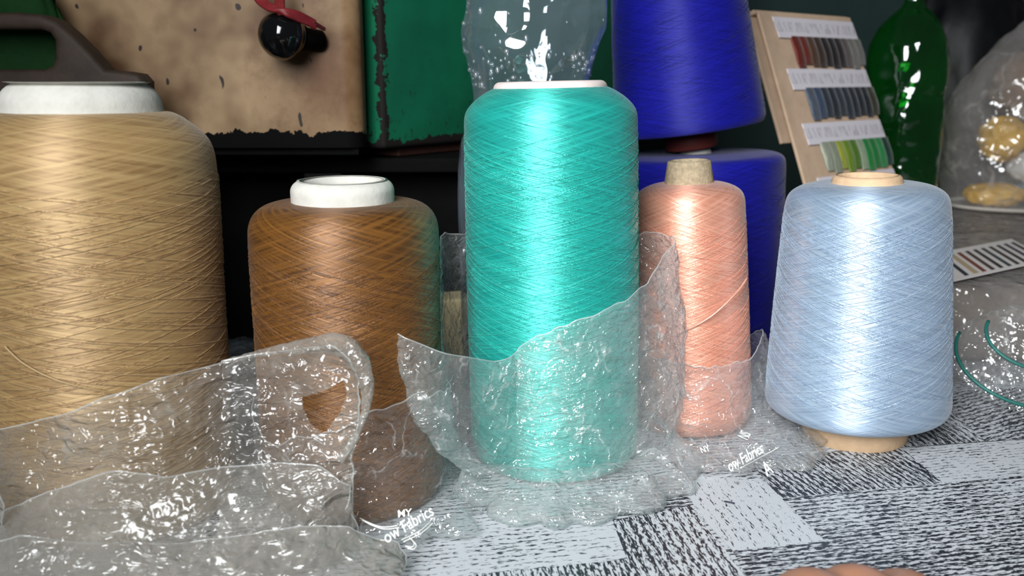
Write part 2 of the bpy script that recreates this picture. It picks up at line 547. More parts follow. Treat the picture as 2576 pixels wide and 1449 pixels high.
def add_patch(poly, ang, attrs):
    i0 = len(cv)
    c, s = math.cos(math.radians(-ang)), math.sin(math.radians(-ang))
    area2 = sum(poly[i].x * poly[(i + 1) % len(poly)].y - poly[(i + 1) % len(poly)].x * poly[i].y for i in range(len(poly)))
    if area2 < 0:
        poly = poly[::-1]
    for p in poly:
        cv.append(p)
        cuv.append((p.x * c - p.y * s + 3.1 * len(cf), p.x * s + p.y * c))
        ccol.append(attrs + (1,))
    cf.append(tuple(range(i0, i0 + len(poly))))


add_patch([Vector((-1.02, 0.18, 0)), Vector((1.02, 0.18, 0)), Vector((1.02, 1.67, 0)), Vector((-1.02, 1.67, 0))], HG, (0.62, 0.3, 0.5))
for i, (poly, ang, dk, dt, fi) in enumerate(pp):
    add_patch([G(x, y, 0.00012 * (i + 1)) for x, y in poly], ang, (dk, dt, fi))
cloth = mesh_obj("tablecloth", cv, cf, M["cloth"], smooth=False, uvs=cuv)
ca = cloth.data.color_attributes.new("patch", "FLOAT_COLOR", "POINT")
for i, c in enumerate(ccol):
    ca.data[i].color = c
under = bm_obj("cloth_underside", box_bm(-1.02, 1.02, 0.18, 1.67, -0.0029, -0.0003), plain("cloth_back", srgb(150, 150, 150), 0.7), cloth)
tag(cloth, "black and white wood grain printed plastic tablecloth on the work table", "tablecloth")


# ================================================================== YARN CONES
def axis_frame(base, top):
    z = (top - base).normalized()
    x = Vector((1, 0, 0))
    y = z.cross(x).normalized()
    x = y.cross(z).normalized()
    m = Matrix((x, y, z)).transposed().to_4x4()
    m.translation = base
    return m


def px_prof(base, m, rows, Y):
    """rows (py, halfwidth px) read on the axis plane -> (r, h along axis)"""
    inv = m.inverted()
    out = []
    for px, py, hw in rows:
        p = P(px, py, Y)
        out.append((hw / F * depth(p), (inv @ p).z))
    return out


def rad_at(prof, z):
    zs = [p[1] for p in prof]
    rs = [p[0] for p in prof]
    return np.interp(z, zs, rs)


def windings(name, prof, z0, z1, n, angle, thick, mat, parent, turns=(0.3, 0.9), seed=1):
    r_ = np.random.default_rng(seed)
    zs = np.array([p[1] for p in prof][::-1])
    rs = np.array([p[0] for p in prof][::-1])
    o = np.argsort(zs)
    zs, rs = zs[o], rs[o]
    V, Fc, UV = [], [], []
    S = 3
    rm = rs.max()
    for i in range(n):
        tn = r_.uniform(*turns)
        ns = max(8, int(tn * 44))
        th = r_.uniform(0, 2 * math.pi) + np.linspace(0, tn * 2 * math.pi, ns)
        ang = math.radians(angle * r_.uniform(0.55, 1.3)) * (1 if r_.random() < 0.55 else -1)
        z = r_.uniform(z0, z1) + rm * math.tan(ang) * (th - th[0])
        za = z0 + r_.uniform(0, 0.08) * (z1 - z0)
        span = (z1 - r_.uniform(0, 0.14) * (z1 - z0)) - za
        q = np.mod(z - za, 2 * span)
        z = za + np.where(q > span, 2 * span - q, q)
        ease = np.clip((z1 - z) / 0.012, 0, 1) * np.clip((z - z0) / 0.008, 0, 1)
        r = np.interp(z, zs, rs) + thick * r_.uniform(-0.1, 0.7) - (1 - ease) * thick * 1.6
        r[0] -= thick * 1.5
        r[-1] -= thick * 1.5
        ct, st = np.cos(th), np.sin(th)
        b = len(V)
        for j in range(S):
            ph = 2 * math.pi * j / S + math.pi / 6
            rr = r + thick * math.cos(ph)
            zz = z + thick * math.sin(ph)
            pts = np.stack([rr * ct, rr * st, zz], 1)
            V.extend(pts.tolist())
            UV.extend(np.stack([th * rm, z], 1).tolist())
        for k in range(ns - 1):
            for j in range(S):
                j2 = (j + 1) % S
                Fc.append((b + j * ns + k, b + j2 * ns + k, b + j2 * ns + k + 1, b + j * ns + k + 1))
    ob = mesh_obj(name, V, Fc, mat, parent, uvs=UV)
    tag(ob, kind="stuff")
    return ob


def thread_cone(name, label, base, top, Y, yarn_rows, mat, core_top, core_bot, core_mat, nw, wang, wth, wz, seed, group=None, lip=0.003, wobble=0.0, hole=0.8):
    m = axis_frame(base, top)
    root = empty(name, mtx=m)
    tag(root, label, "yarn cone", group)
    prof = px_prof(base, m, yarn_rows, Y)
    prof_s = smooth_prof(prof, 0.0025)
    full = [(max(0.004, prof[0][0] * 0.55), prof[0][1] - 0.001)] + prof_s + [(prof[-1][0] * 0.8, prof[-1][1] - 0.0015), (prof[-1][0] * 0.3, prof[-1][1] - 0.0005)]

    def wb_(a, z, r):
        if not wobble:
            return 0
        return wobble * float(perlin(np.array([math.cos(a) * 2 + 5, math.sin(a) * 2, z * 30 + seed])))
    V, Fc, UV = lathe(full, 128, wob=wb_ if wobble else None)
    mesh_obj("yarn_body", V, Fc, mat, root, uvs=UV)
    # paper tube, hollow, rolled lip
    ct = px_prof(base, m, core_top, Y)
    zt, rt = ct[0][1], ct[0][0]
    zb_, rb = ct[-1][1], ct[-1][0]
    lw = min(lip, rt * (1 - hole) * 0.6)
    prs = [(rt * hole, zb_ - 0.02), (rt * hole, zt - lip * 0.7)]
    prs += [(rt * hole + lip * 0.6 * (1 - math.cos(q)), zt - lip * 0.7 + lip * 0.7 * math.sin(q)) for q in np.linspace(0.2, math.pi / 2, 6)]
    prs += [(rt - lip + lip * math.sin(q), zt - lip + lip * math.cos(q)) for q in np.linspace(0.0, math.pi / 2, 9)]
    prs += [(rt + (rb - rt) * q, zt - lip + (zb_ - zt + lip) * q) for q in (0.25, 0.5, 0.75, 1.0)] + [(rb, zb_ - 0.006)]

    def cw(a, z, r):
        return 0.0006 * float(perlin(np.array([math.cos(a) * 2.2, math.sin(a) * 2.2 + seed, z * 60])))
    V, Fc, UV = lathe(prs, 72, wob=cw)
    mesh_obj("paper_tube", V, Fc, core_mat, root, uvs=UV)
    if core_bot:
        cb = px_prof(base, m, core_bot, Y)
        r0 = cb[0][0]
        r1 = cb[-1][0]
        V, Fc, UV = lathe([(r0 * 0.8, cb[0][1]), (r0, cb[0][1] + 0.004), (r1, 0.0012), (r1 - 0.001, 0.0), (r1 * 0.88, 0.0), (r1 * 0.86, 0.02)], 72)
        mesh_obj("paper_tube_foot", V, Fc, core_mat, root, uvs=UV)
    zs = [p[1] for p in prof]
    hi, lo = max(zs), min(zs)
    windings("thread_windings", prof, lo + (hi - lo) * wz[0], lo + (hi - lo) * wz[1], nw, wang, wth, mat, root, seed=seed)
    return root, prof


def base_top(bpx, tpx):
    b = G(*bpx)
    return b, P(tpx[0], tpx[1], b.y), b.y


# --- beige
b, t, Yb = base_top((306, 1262), (201, 205))
rows = [(201, 279, 186), (203, 283, 214), (205, 301, 243), (208, 331, 278), (210, 357, 298), (213, 390, 307), (216, 470, 309), (268, 900, 290), (300, 1225, 279), (303, 1248, 274), (304, 1258, 262)]
beige, beige_prof = thread_cone("yarn_cone", "large beige thread cone with a white paper collar beside the rusty cream panel", b, t, Yb, rows, M["beige"],
                                [(201, 206, 191), (201, 232, 195), (202, 295, 194)], None, M["paper_white"], 300, 11, 0.00042, (0.03, 0.90), 11, lip=0.012, hole=0.72)
BE = (b.x, b.y, beige_prof[6][0])
# --- brown
b, t, Yw = base_top((894, 1230), (862, 455))
rows = [(864, 505, 128), (864, 508, 175), (865, 516, 203), (866, 536, 225), (867, 562, 235), (868, 600, 236), (876, 850, 229), (890, 1190, 220), (892, 1216, 214), (893, 1228, 200)]
brown, brown_prof = thread_cone("yarn_cone", "ochre brown thread cone with a white paper lip standing between beige and turquoise cones", b, t, Yw, rows, M["brown"],
                                [(862, 452, 129), (862, 470, 131), (863, 512, 128)], None, M["paper_white"], 330, 18, 0.0003, (0.03, 0.90), 12, lip=0.006, hole=0.74)
BR = (b.x, b.y, brown_prof[5][0])
# --- teal
b, t, Yt = base_top((1395, 1140), (1384, 210))
rows = [(1384, 220, 143), (1384, 226, 158), (1384, 246, 188), (1384, 266, 207), (1385, 280, 216), (1385, 300, 218), (1390, 700, 215), (1394, 1090, 207), (1395, 1120, 204), (1395, 1132, 192)]
teal, teal_prof = thread_cone("yarn_cone", "tall shiny turquoise thread cone rising out of an open clear bag", b, t, Yt, rows, M["teal"],
                              [(1384, 204, 143), (1384, 212, 147), (1384, 226, 147)], [(1395, 1130, 140), (1395, 1139, 140)], M["paper_pink"], 330, 14, 0.00030, (0.02, 0.925), 13, lip=0.004, hole=0.75)
TE = (b.x, b.y, teal_prof[5][0])
# --- peach
b, t, Yp = base_top((1736, 1055), (1733, 405))
rows = [(1733, 458, 58), (1733, 462, 90), (1733, 472, 117), (1734, 486, 133), (1734, 500, 137), (1734, 520, 138), (1736, 770, 145), (1737, 1010, 150), (1737, 1035, 148), (1737, 1048, 136)]
peach, peach_prof = thread_cone("yarn_cone", "slim peach pink thread cone with a mottled grey cardboard tube", b, t, Yp, rows, M["peach"],
                                [(1733, 403, 55), (1733, 412, 57), (1733, 464, 62)], None, M["greycard"], 240, 18, 0.00026, (0.03, 0.92), 14, lip=0.002, hole=0.8)
PE = (b.x, b.y, peach_prof[7][0])
# --- light blue
b, t, Ys = base_top((2147, 1092), (2182, 445))
rows = [(2182, 459, 84), (2182, 461, 128), (2182, 469, 163), (2182, 486, 188), (2182, 508, 195), (2180, 540, 198), (2168, 760, 210), (2157, 980, 220), (2155, 1003, 221), (2153, 1016, 216), (2152, 1024, 200)]
sky, sky_prof = thread_cone("yarn_cone", "pale sky blue tapered thread cone on a kraft paper tube", b, t, Ys, rows, M["sky"],
                            [(2182, 440, 84), (2182, 448, 86), (2182, 466, 88)], [(2150, 1022, 126), (2147, 1092, 127)], M["kraft"], 300, 17, 0.00028, (0.06, 0.93), 15, lip=0.003, hole=0.8)
# --- lower royal blue
b, t, Yu = base_top((1750, 872), (1750, 380))
rows = [(1750, 384, 50), (1750, 386, 150), (1750, 388, 195), (1750, 394, 211), (1750, 404, 217), (1750, 430, 218), (1750, 850, 203), (1750, 868, 192)]
blow, blow_prof = thread_cone("yarn_cone", "royal blue thread cone standing on the table with another cone on top", b, t, Yu, rows, M["blue"],
                              [(1750, 373, 38), (1750, 377, 40), (1750, 386, 41)], None, M["paper_white"], 120, 10, 0.00022, (0.03, 0.92), 16, lip=0.0015, hole=0.7, wobble=0.001)
# --- upper royal blue, tilted, resting on the lower tube
ub = P(1740, 373, Yu)
ut = P(1672, -330, Yu)
mu = axis_frame(ub, ut)
rows = [(1684, -290, 60), (1685, -285, 110), (1687, -265, 138), (1690, -230, 147), (1704, 0, 167), (1718, 250, 184), (1720, 315, 188), (1721, 326, 180)]
bup, bup_prof = thread_cone("yarn_cone", "royal blue thread cone tilted on top of another blue cone", ub, ut, Yu, rows, M["blue"],
                            [(1682, -318, 45), (1682, -310, 47), (1684, -286, 50)], [(1724, 324, 66), (1735, 366, 66)], M["redcore"], 120, 12, 0.00022, (0.03, 0.95), 17, lip=0.002, wobble=0.001)


def loose(name, parent, pts, r, mat):
    V, Fc = tube(spline(pts, 10), r, 5)
    inv = parent.matrix_world.inverted()
    return mesh_obj(name, [inv @ v for v in V], Fc, mat, parent)


bpy.context.view_layer.update()


def on_surf(c, R, px, py, off=0.0006):
    """point where a pixel ray meets the vertical cylinder (c, R)"""
    r = ray(px, py)
    ox, oy = -c[0], -c[1]
    A = r.x ** 2 + r.y ** 2
    B = 2 * (r.x * ox + r.y * oy)
    C = ox ** 2 + oy ** 2 - (R + off) ** 2
    D = B * B - 4 * A * C
    t = (-B - math.sqrt(D)) / (2 * A) if D > 0 else -B / (2 * A)
    return Vector((r.x * t, r.y * t, H + r.z * t))


loose("loose_thread", peach, [on_surf(PE, PE[2] * 0.985, x, y, 0.0012) for x, y in ((1700, 845), (1740, 825), (1790, 795), (1830, 760), (1862, 725), (1879, 700))], 0.0004, M["peach"])
loose("loose_thread", beige, [on_surf(BE, BE[2], x, y, 0.0008) for x, y in ((10, 870), (60, 915), (140, 955), (240, 980), (330, 995))], 0.00045, M["beige"])
loose("loose_thread", bup, [P(1560, -60, Yu - 0.068), P(1548, 40, Yu - 0.062), P(1542, 95, Yu - 0.06), P(1545, 150, Yu - 0.062)], 0.0003, M["blue"])


# ================================================================== PLASTIC BAGS
def grid_faces(nu, nv, wrap=False):
    Fc = []
    for j in range(nv - 1):
        for i in range(nu - (0 if wrap else 1)):
            i2 = (i + 1) % nu
            Fc.append((j * nu + i, j * nu + i2, (j + 1) * nu + i2, (j + 1) * nu + i))
    return Fc


def normals(Pg, wrap):
    if wrap:
        du = np.roll(Pg, -1, 1) - np.roll(Pg, 1, 1)
    else:
        du = np.gradient(Pg, axis=1)
    dv = np.gradient(Pg, axis=0)
    n = np.cross(du, dv)
    return n / (np.linalg.norm(n, axis=2, keepdims=True) + 1e-9)


def per_interp(th, keys):
    k = sorted(keys)
    x = np.array([a for a, _ in k])
    y = np.array([b for _, b in k])
    return np.interp(th, np.concatenate([x - 360, x, x + 360]), np.concatenate([y, y, y]))


def soft(a, n):
    ker = np.hanning(2 * n + 3)
    ker /= ker.sum()
    m = n + 1
    return np.convolve(np.concatenate([a[-m:], a, a[:m]]), ker, "same")[m:-m]


def hem(pts, parent):
    """thicker cut edge of the film"""
    n_ = len(pts)
    r = 0.00032 + 0.0003 * np.clip(perlin(np.stack([np.arange(n_) * 0.06, np.zeros(n_) + 0.5, np.zeros(n_)], 1)) + 0.2, 0, 1)
    V, Fc = tube([Vector(p) for p in pts], list(r), 4, cap=False)
    mesh_obj("film_hem", V, Fc, M["hem"], parent)


def sleeve(name, c, R, rim_y, r_rim, r_mid, r_base, r_skirt, mat, parent, nu=260, nv=110, amp=0.003, seed=0, skirt=0.3, z_fold=0.006, scale=45, rjit=0.004, sm=4):
    """open film sleeve around a cone standing at c; rim given as photo row per bearing (0 = toward camera)"""
    th = np.linspace(-180, 180, nu, endpoint=False)
    rr = soft(per_interp(th, r_rim), sm)
    rm = soft(per_interp(th, r_mid), sm)
    rb = soft(per_interp(th, r_base), sm)
    rs = soft(per_interp(th, r_skirt), 4)
    ry = soft(per_interp(th, rim_y), sm)
    jit = perlin(np.stack([np.cos(np.radians(th)) * 6, np.sin(np.radians(th)) * 6, np.full(nu, seed + 0.3)], 1))
    rs = rs + jit * 0.022
    a = np.radians(th)
    zr = np.array([P(1288, y, c[1] - math.cos(q) * r).z for y, q, r in zip(ry, a, rr)]) + jit * rjit
    Pg = np.zeros((nv, nu, 3))
    for j in range(nv):
        v = j / (nv - 1)
        if v < skirt:
            s = v / skirt          # film doubled under itself: out along the cloth, then back up
            if s < 0.4:
                q = s / 0.4
                r = (rb + 0.012) * (1 - q) + rs * q
                z = 0.0028 + 0 * r
            else:
                q = (s - 0.4) / 0.6
                r = rs * (1 - q) + rb * q
                z = 0.0034 + (z_fold - 0.0034) * q ** 1.5 + 0 * r
        else:
            s = (v - skirt) / (1 - skirt)
            r = (1 - s) ** 2 * rb + 2 * s * (1 - s) * (2 * rm - 0.5 * (rb + rr)) + s ** 2 * rr
            z = z_fold + (zr - z_fold) * s
        Pg[j, :, 0] = c[0] + np.sin(a) * r
        Pg[j, :, 1] = c[1] - np.cos(a) * r
        Pg[j, :, 2] = z
    N = normals(Pg, True)
    d = ridged(Pg * scale + seed * 7.1, 4, 2.0, 0.55)
    d2 = ridged(Pg * np.array([1, 1, 0.35]) * scale * 0.5 + seed * 3.3, 2)
    disp = (d * 0.8 + d2 * 0.9) * amp
    rad = np.hypot(Pg[..., 0] - c[0], Pg[..., 1] - c[1])
    loosef = np.clip((rad - R) / 0.012, 0.22, 1.3)
    Pg = Pg + N * (disp * loosef)[..., None]
    vv_ = np.linspace(0, 1, nv)[:, None]
    inskirt = np.clip((vv_ - 0.4 * skirt) / (0.2 * skirt), 0, 1) * np.clip((1.15 * skirt - vv_) / (0.3 * skirt), 0, 1)
    hump = np.clip(ridged(Pg * np.array([1, 1, 0]) * 38 + seed * 2.2, 3) + 0.15, 0, 1)
    Pg[..., 2] += inskirt * hump * 0.011
    # stay outside the cone and above the cloth
    dx, dy = Pg[..., 0] - c[0], Pg[..., 1] - c[1]
    rad = np.hypot(dx, dy)
    k = np.maximum(rad, R + 0.0012) / rad
    Pg[..., 0] = c[0] + dx * k
    Pg[..., 1] = c[1] + dy * k
    Pg[..., 2] = np.maximum(Pg[..., 2], 0.0022)
    ob = mesh_obj(name, Pg.reshape(-1, 3), grid_faces(nu, nv, True), mat, parent)
    hem(np.concatenate([Pg[-1], Pg[-1][:1]]), ob)
    return ob


def seam(name, pts, r, mat, parent):
    V, Fc = tube(pts, r, 5)
    return mesh_obj(name, V, Fc, mat, parent)


tb = empty("clear_bag", (0, 0, 0))
tag(tb, "open clear plastic bag pulled down around the turquoise cone", "plastic bag")
sleeve("bag_film", TE, TE[2],
       rim_y=[(-180, 650), (-130, 592), (-112, 590), (-85, 600), (-70, 690), (-55, 748), (-47, 800), (-42, 848), (-38, 885), (-32, 908), (-25, 880), (-10, 842), (0, 822), (40, 755), (60, 712), (75, 655), (88, 600), (120, 590), (150, 620)],
       r_rim=[(-180, .06), (-130, .064), (-112, .067), (-85, .066), (-70, .068), (-55, .080), (-47, .108), (-42, .125), (-38, .106), (-32, .072), (-25, .0575), (-10, .0555), (0, .055), (40, .0555), (60, .0575), (75, .062), (88, .067), (120, .063), (150, .06)],
       r_mid=[(-180, .06), (-130, .064), (-85, .066), (-70, .068), (-55, .078), (-47, .100), (-42, .115), (-38, .100), (-32, .073), (-25, .059), (-10, .056), (0, .0548), (45, .0565), (65, .064), (85, .077), (110, .072), (150, .06)],
       r_base=[(-180, .056), (-85, .056), (-60, .058), (-42, .070), (-30, .058), (-15, .0545), (0, .0545), (50, .056), (80, .070), (110, .066), (150, .056)],
       r_skirt=[(-180, .062), (-100, .062), (-75, .064), (-55, .075), (-42, .082), (-30, .092), (0, .098), (25, .096), (45, .092), (65, .086), (90, .076), (130, .066)],
       mat=M["film"], parent=tb, amp=0.0046, seed=3, nu=440, nv=170, scale=42, sm=1, z_fold=0.010)

pb = empty("clear_bag", (0, 0, 0))
tag(pb, "clear printed bag crumpled round the foot of the peach cone", "plastic bag")
sleeve("bag_film", PE, PE[2],
       rim_y=[(-180, 900), (-90, 860), (-40, 905), (0, 925), (40, 905), (70, 870), (88, 835), (110, 840), (150, 880)],
       r_rim=[(-180, .046), (0, .0405), (50, .041), (75, .043), (92, .046), (120, .046)],
       r_mid=[(-180, .048), (-60, .043), (0, .041), (50, .0415), (75, .049), (92, .058), (120, .055)],
       r_base=[(-180, .048), (-60, .044), (0, .0425), (45, .047), (75, .060), (92, .064), (120, .056)],
       r_skirt=[(-180, .06), (-90, .06), (-60, .07), (-30, .088), (0, .090), (20, .098), (40, .104), (60, .094), (90, .076), (130, .06)],
       mat=M["film_foot"], parent=pb, amp=0.0045, seed=5, nu=240, nv=100, scale=55, z_fold=0.010)

wbag = empty("clear_bag", (0, 0, 0))
tag(wbag, "clear printed bag clinging to the foot of the ochre brown cone", "plastic bag")
sleeve("bag_film", BR, BR[2],
       rim_y=[(-180, 1000), (-90, 1000), (-40, 1120), (0, 1085), (25, 1030), (45, 1000), (75, 985), (110, 960), (150, 980)],
       r_rim=[(-180, .056), (0, .0525), (60, .0535), (90, .055)],
       r_mid=[(-180, .056), (0, .0525), (60, .054), (90, .057)],
       r_base=[(-180, .056), (0, .053), (50, .055), (90, .058)],
       r_skirt=[(-180, .064), (-90, .064), (-30, .072), (0, .076), (25, .078), (48, .086), (65, .080), (90, .07)],
       mat=M["film_thin"], parent=wbag, amp=0.0030, seed=9, nu=240, nv=90, scale=60, z_fold=0.006)


def sheet_px(name, cols, mat, parent, nu=240, nv=90, amp=0.004, seed=0, scale=40, bulge=0.0, hole=None, clear=None, lean=0.0, stretch=(1, 1, 1), zmin=0.002):
    """film hung from a rim (px,py,Y) to the cloth (px,py): cols = [(rim_px,rim_py,rim_Y,foot_px,foot_py)]"""
    c = np.array(cols, float)
    t = np.linspace(0, 1, len(c))
    u = np.linspace(0, 1, nu)
    ci = np.stack([np.interp(u, t, c[:, k]) for k in range(5)], 1)
    ker = np.hanning(11)
    ker /= ker.sum()
    for k in range(5):
        e = np.concatenate([np.full(5, ci[0, k]), ci[:, k], np.full(5, ci[-1, k])])
        ci[:, k] = np.convolve(e, ker, "valid")
    top = np.array([P(a, b_, y) for a, b_, y, _, _ in ci])
    bot = np.array([G(a, b_, 0.004) for _, _, _, a, b_ in ci])
    v = np.linspace(0, 1, nv)[:, None, None]
    Pg = bot[None] * (1 - v) + top[None] * v
    Pg[..., 1] -= (bulge * np.sin(np.pi * v[..., 0]))
    N = normals(Pg, False)
    q = Pg * np.array(stretch)
    d = ridged(q * scale + seed * 5.7, 4, 2.0, 0.55) * 0.8 + ridged(q * scale * 0.4 + seed, 2) * 1.4
    Pg = Pg + N * (d * amp)[..., None]
    if clear is not None:
        for (cx, cy, R) in clear:
            dx, dy = Pg[..., 0] - cx, Pg[..., 1] - cy
            rad = np.hypot(dx, dy)
            k = np.maximum(rad, R + 0.002) / rad
            Pg[..., 0] = cx + dx * k
            Pg[..., 1] = cy + dy * k
    Pg[..., 2] = np.maximum(Pg[..., 2], zmin)
    faces = grid_faces(nu, nv)
    if hole:
        pts = Pg.reshape(-1, 3)
        dd = pts[:, 1] * math.cos(PITCH) - (pts[:, 2] - H) * math.sin(PITCH)
        uu = pts[:, 1] * math.sin(PITCH) + (pts[:, 2] - H) * math.cos(PITCH)
        sx = 1288 + F * pts[:, 0] / dd
        sy = 724.5 - F * uu / dd

        def inside(x, y, poly):
            r = False
            for i in range(len(poly)):
                x1, y1 = poly[i]
                x2, y2 = poly[i - 1]
                if (y1 > y) != (y2 > y) and x < (x2 - x1) * (y - y1) / (y2 - y1) + x1:
                    r = not r
            return r
        keep = []
        for f in faces:
            x = sx[list(f)].mean()
            y = sy[list(f)].mean()
            if not any(inside(x, y, h) for h in hole):
                keep.append(f)
        faces = keep
    ob = mesh_obj(name, Pg.reshape(-1, 3), faces, mat, parent)
    hem(np.concatenate([Pg[-1], Pg[-1:0:-1, -1]]), ob)
    return ob


gb = empty("carrier_bag", (0, 0, 0))
tag(gb, "large crumpled greyish clear bag with a loop handle slumped round the beige cone", "plastic bag")
BEc = [(BE[0], BE[1], BE[2])]
BRc = [(BE[0], BE[1], BE[2]), (BR[0], BR[1], BR[2] + 0.002)]
handle_hole = [(761, 1000), (812, 985), (864, 955), (872, 992), (856, 1037), (815, 1094), (782, 1066), (761, 1025)]
sheet_px("bag_back_film", [(-200, 1120, .46, -200, 1440), (-20, 1095, .432, -20, 1450), (60, 1070, .418, 60, 1455), (200, 1040, .406, 180, 1460), (300, 990, .405, 290, 1460), (420, 945, .412, 420, 1450), (555, 915, .432, 560, 1440),
                           (650, 893, .434, 650, 1420), (750, 878, .430, 740, 1400), (850, 866, .424, 815, 1380), (895, 900, .420, 850, 1360), (918, 960, .418, 870, 1352), (922, 1010, .417, 880, 1350)],
         M["film_milky"], gb, amp=0.009, seed=21, scale=34, hole=[handle_hole], clear=BRc, stretch=(0.22, 1, 1.3), nu=300, nv=140)
torn = [(512, 1340), (520, 1318), (540, 1290), (552, 1296), (550, 1330), (545, 1345), (530, 1352)]
sheet_px("bag_front_film", [(-160, 1350, .41, -200, 1520), (0, 1318, .402, -20, 1530), (130, 1252, .396, 120, 1540), (300, 1192, .393, 290, 1545), (420, 1214, .395, 400, 1540), (560, 1182, .405, 560, 1500), (700, 1166, .412, 690, 1450), (800, 1168, .414, 790, 1420), (862, 1196, .415, 850, 1375), (880, 1260, .418, 886, 1355)],
         M["film_grey"], gb, amp=0.010, seed=22, scale=30, hole=[torn], clear=BRc, stretch=(0.45, 1, 1.1), nu=300, nv=100)
sheet_px("bag_lower_film", [(-160, 1395, .388, -200, 1560), (20, 1372, .383, 0, 1570), (60, 1362, .38, 60, 1575), (300, 1388, .378, 300, 1580), (500, 1386, .38, 500, 1570), (650, 1372, .388, 650, 1560), (800, 1350, .395, 800, 1540), (900, 1366, .398, 910, 1520), (975, 1384, .399, 985, 1490), (1000, 1420, .396, 1004, 1470)],
         M["film_grey"], gb, amp=0.010, seed=23, scale=30, clear=None, stretch=(0.6, 1, 1), nu=260, nv=60)
# rolled rim of the handle loop
loop = spline([P(x, y, Yq) for x, y, Yq in ((560, 914, .428), (660, 890, .431), (760, 875, .427), (845, 868, .421), (890, 900, .417), (916, 955, .414), (918, 1020, .413), (900, 1085, .412), (872, 1135, .411), (850, 1165, .41))], 10)
V, Fc = tube(loop, [0.0012 + 0.0042 * math.sin(math.pi * min(1, i / len(loop) * 1.25)) ** 2 if i / len(loop) < .8 else 0.002 for i in range(len(loop))], 10, cap=False)
V = np.array([tuple(v) for v in V])
V = V + (ridged(V * 160, 3) * 0.0016)[:, None]
mesh_obj("handle_loop", V, Fc, M["film_milky"], gb)

# second bag at the left frame edge
g2 = empty("carrier_bag", (0, 0, 0))
tag(g2, "pale crumpled end of a plastic bag lying left of the beige cone", "plastic bag")
sheet_px("bag_film", [(-260, 1150, .40, -260, 1480), (-120, 1130, .392, -120, 1440), (-40, 1170, .388, -60, 1420), (10, 1215, .386, 0, 1400), (28, 1270, .386, 14, 1380)], M["film_milky"], g2, amp=0.004, seed=31, scale=40, nu=100, nv=50)


# printed lettering on the bags
def text(s, size, origin, xdir, ydir, parent, mat, shear=0.0, name="printed_lettering"):
    cu = bpy.data.curves.new(name, "FONT")
    cu.body = s
    cu.size = size
    cu.shear = shear
    cu.extrude = 0.00005
    cu.offset = size * 0.012
    tmp = bpy.data.objects.new("tmp", cu)
    COL.objects.link(tmp)
    dg = bpy.context.evaluated_depsgraph_get()
    me = bpy.data.meshes.new_from_object(tmp.evaluated_get(dg))
    bpy.data.objects.remove(tmp)
    x = Vector(xdir).normalized()
    y = Vector(ydir)
    y = (y - x * y.dot(x)).normalized()
    mt = Matrix((x, y, x.cross(y))).transposed().to_4x4()
    mt.translation = Vector(origin)
    me.transform(mt)
    me.materials.clear()
    me.materials.append(mat)
    o = bpy.data.objects.new(name, me)
    COL.objects.link(o)
    o.parent = parent
    return o


def text_px(s, p0, p1, pup, z, parent, hgt_px, shear=0.0, name="printed_lettering"):
    a, b_, c_ = G(*p0, z), G(*p1, z), P(pup[0], pup[1], G(*p0, z).y + 0.004)
    n_est = (b_ - a).length
    size = hgt_px / F * depth(a)
    text(s, size, a, b_ - a, c_ - a, parent, M["print"], shear, name)


text_px("ow Fabrics", (972, 1368), (1080, 1302), (958, 1336), 0.017, wbag, 44, 0.25)
text_px("MY", (1000, 1302), (1060, 1294), (1000, 1270), 0.014, wbag, 26, 0.1)
for k, q in enumerate(((0, 0), (5, 5))):
    seam("printed_line", spline([G(x + q[0], y + q[1], 0.0125) for x, y in ((1010, 1358), (1055, 1336), (1085, 1310))], 6), 0.0003, M["print"], wbag)
    seam("printed_line", spline([G(x + q[0], y + q[1], 0.013) for x, y in ((905, 1303), (935, 1318), (965, 1326), (1000, 1322))], 6), 0.0003, M["print"], wbag)
    seam("printed_line", spline([G(x + q[0], y + q[1], 0.0125) for x, y in ((1030, 1352), (1042, 1366), (1036, 1376), (1020, 1374))], 6), 0.0003, M["print"], wbag)
text_px("ow Fabrics", (1836, 1188), (1955, 1118), (1826, 1158), 0.018, pb, 40, 0.25)
text_px("NS", (1880, 1108), (1900, 1074), (1862, 1096), 0.020, pb, 38, 0.0)
text_px("A", (1930, 1198), (1960, 1180), (1918, 1168), 0.015, pb, 50, 0.0)
text_px("NY", (1765, 1140), (1800, 1130), (1750, 1115), 0.013, pb, 22, 0.1)
seam("printed_line", spline([G(x, y, 0.0125) for x, y in ((1862, 1178), (1910, 1152), (1962, 1124))], 6), 0.0003, M["print"], pb)

# ================================================================== CREAM PANEL, KNOB, GREEN HOUSING
YC = 0.70
zb_c = P(700, 372, YC).z
zt_c = 0.52
xl, xr = P(150, 100, YC).x, P(906, 200, YC).x
fr = 0.014
sec = [(xl, YC + 0.022), (xl, YC)]
for k in range(9):
    a = math.pi / 2 * k / 8
    sec.append((xr - fr + fr * math.sin(a), YC + fr - fr * math.cos(a)))
sec += [(xr, YC + 0.022)]
cp = empty("machine_cover", (xr, YC, zb_c))
tag(cp, "rust stained cream enamelled metal panel with a chipped lower rim", "metal panel")
nz_ = 2
V, Fc = [], []
zs = [zb_c, zt_c]
for z in zs:
    for x, y in sec:
        V.append((x - xr, y - YC, z - zb_c))
n = len(sec)
for i in range(n):
    Fc.append((i, (i + 1) % n, n + (i + 1) % n, n + i))
Fc += [tuple(range(n - 1, -1, -1)), tuple(range(n, 2 * n))]
chipz = P(700, 332, YC).z - zb_c
pm = mesh_obj("panel_sheet", V, Fc, chipped("cream_enamel", srgb(150, 124, 92), srgb(80, 50, 24), srgb(8, 8, 8), chipz, 0.022, spots=0.72, stain_amt=0.9, rough=0.5, spec=0.25), cp, smooth=False)
pm.data.polygons.foreach_set("use_smooth", [True] * len(pm.data.polygons))
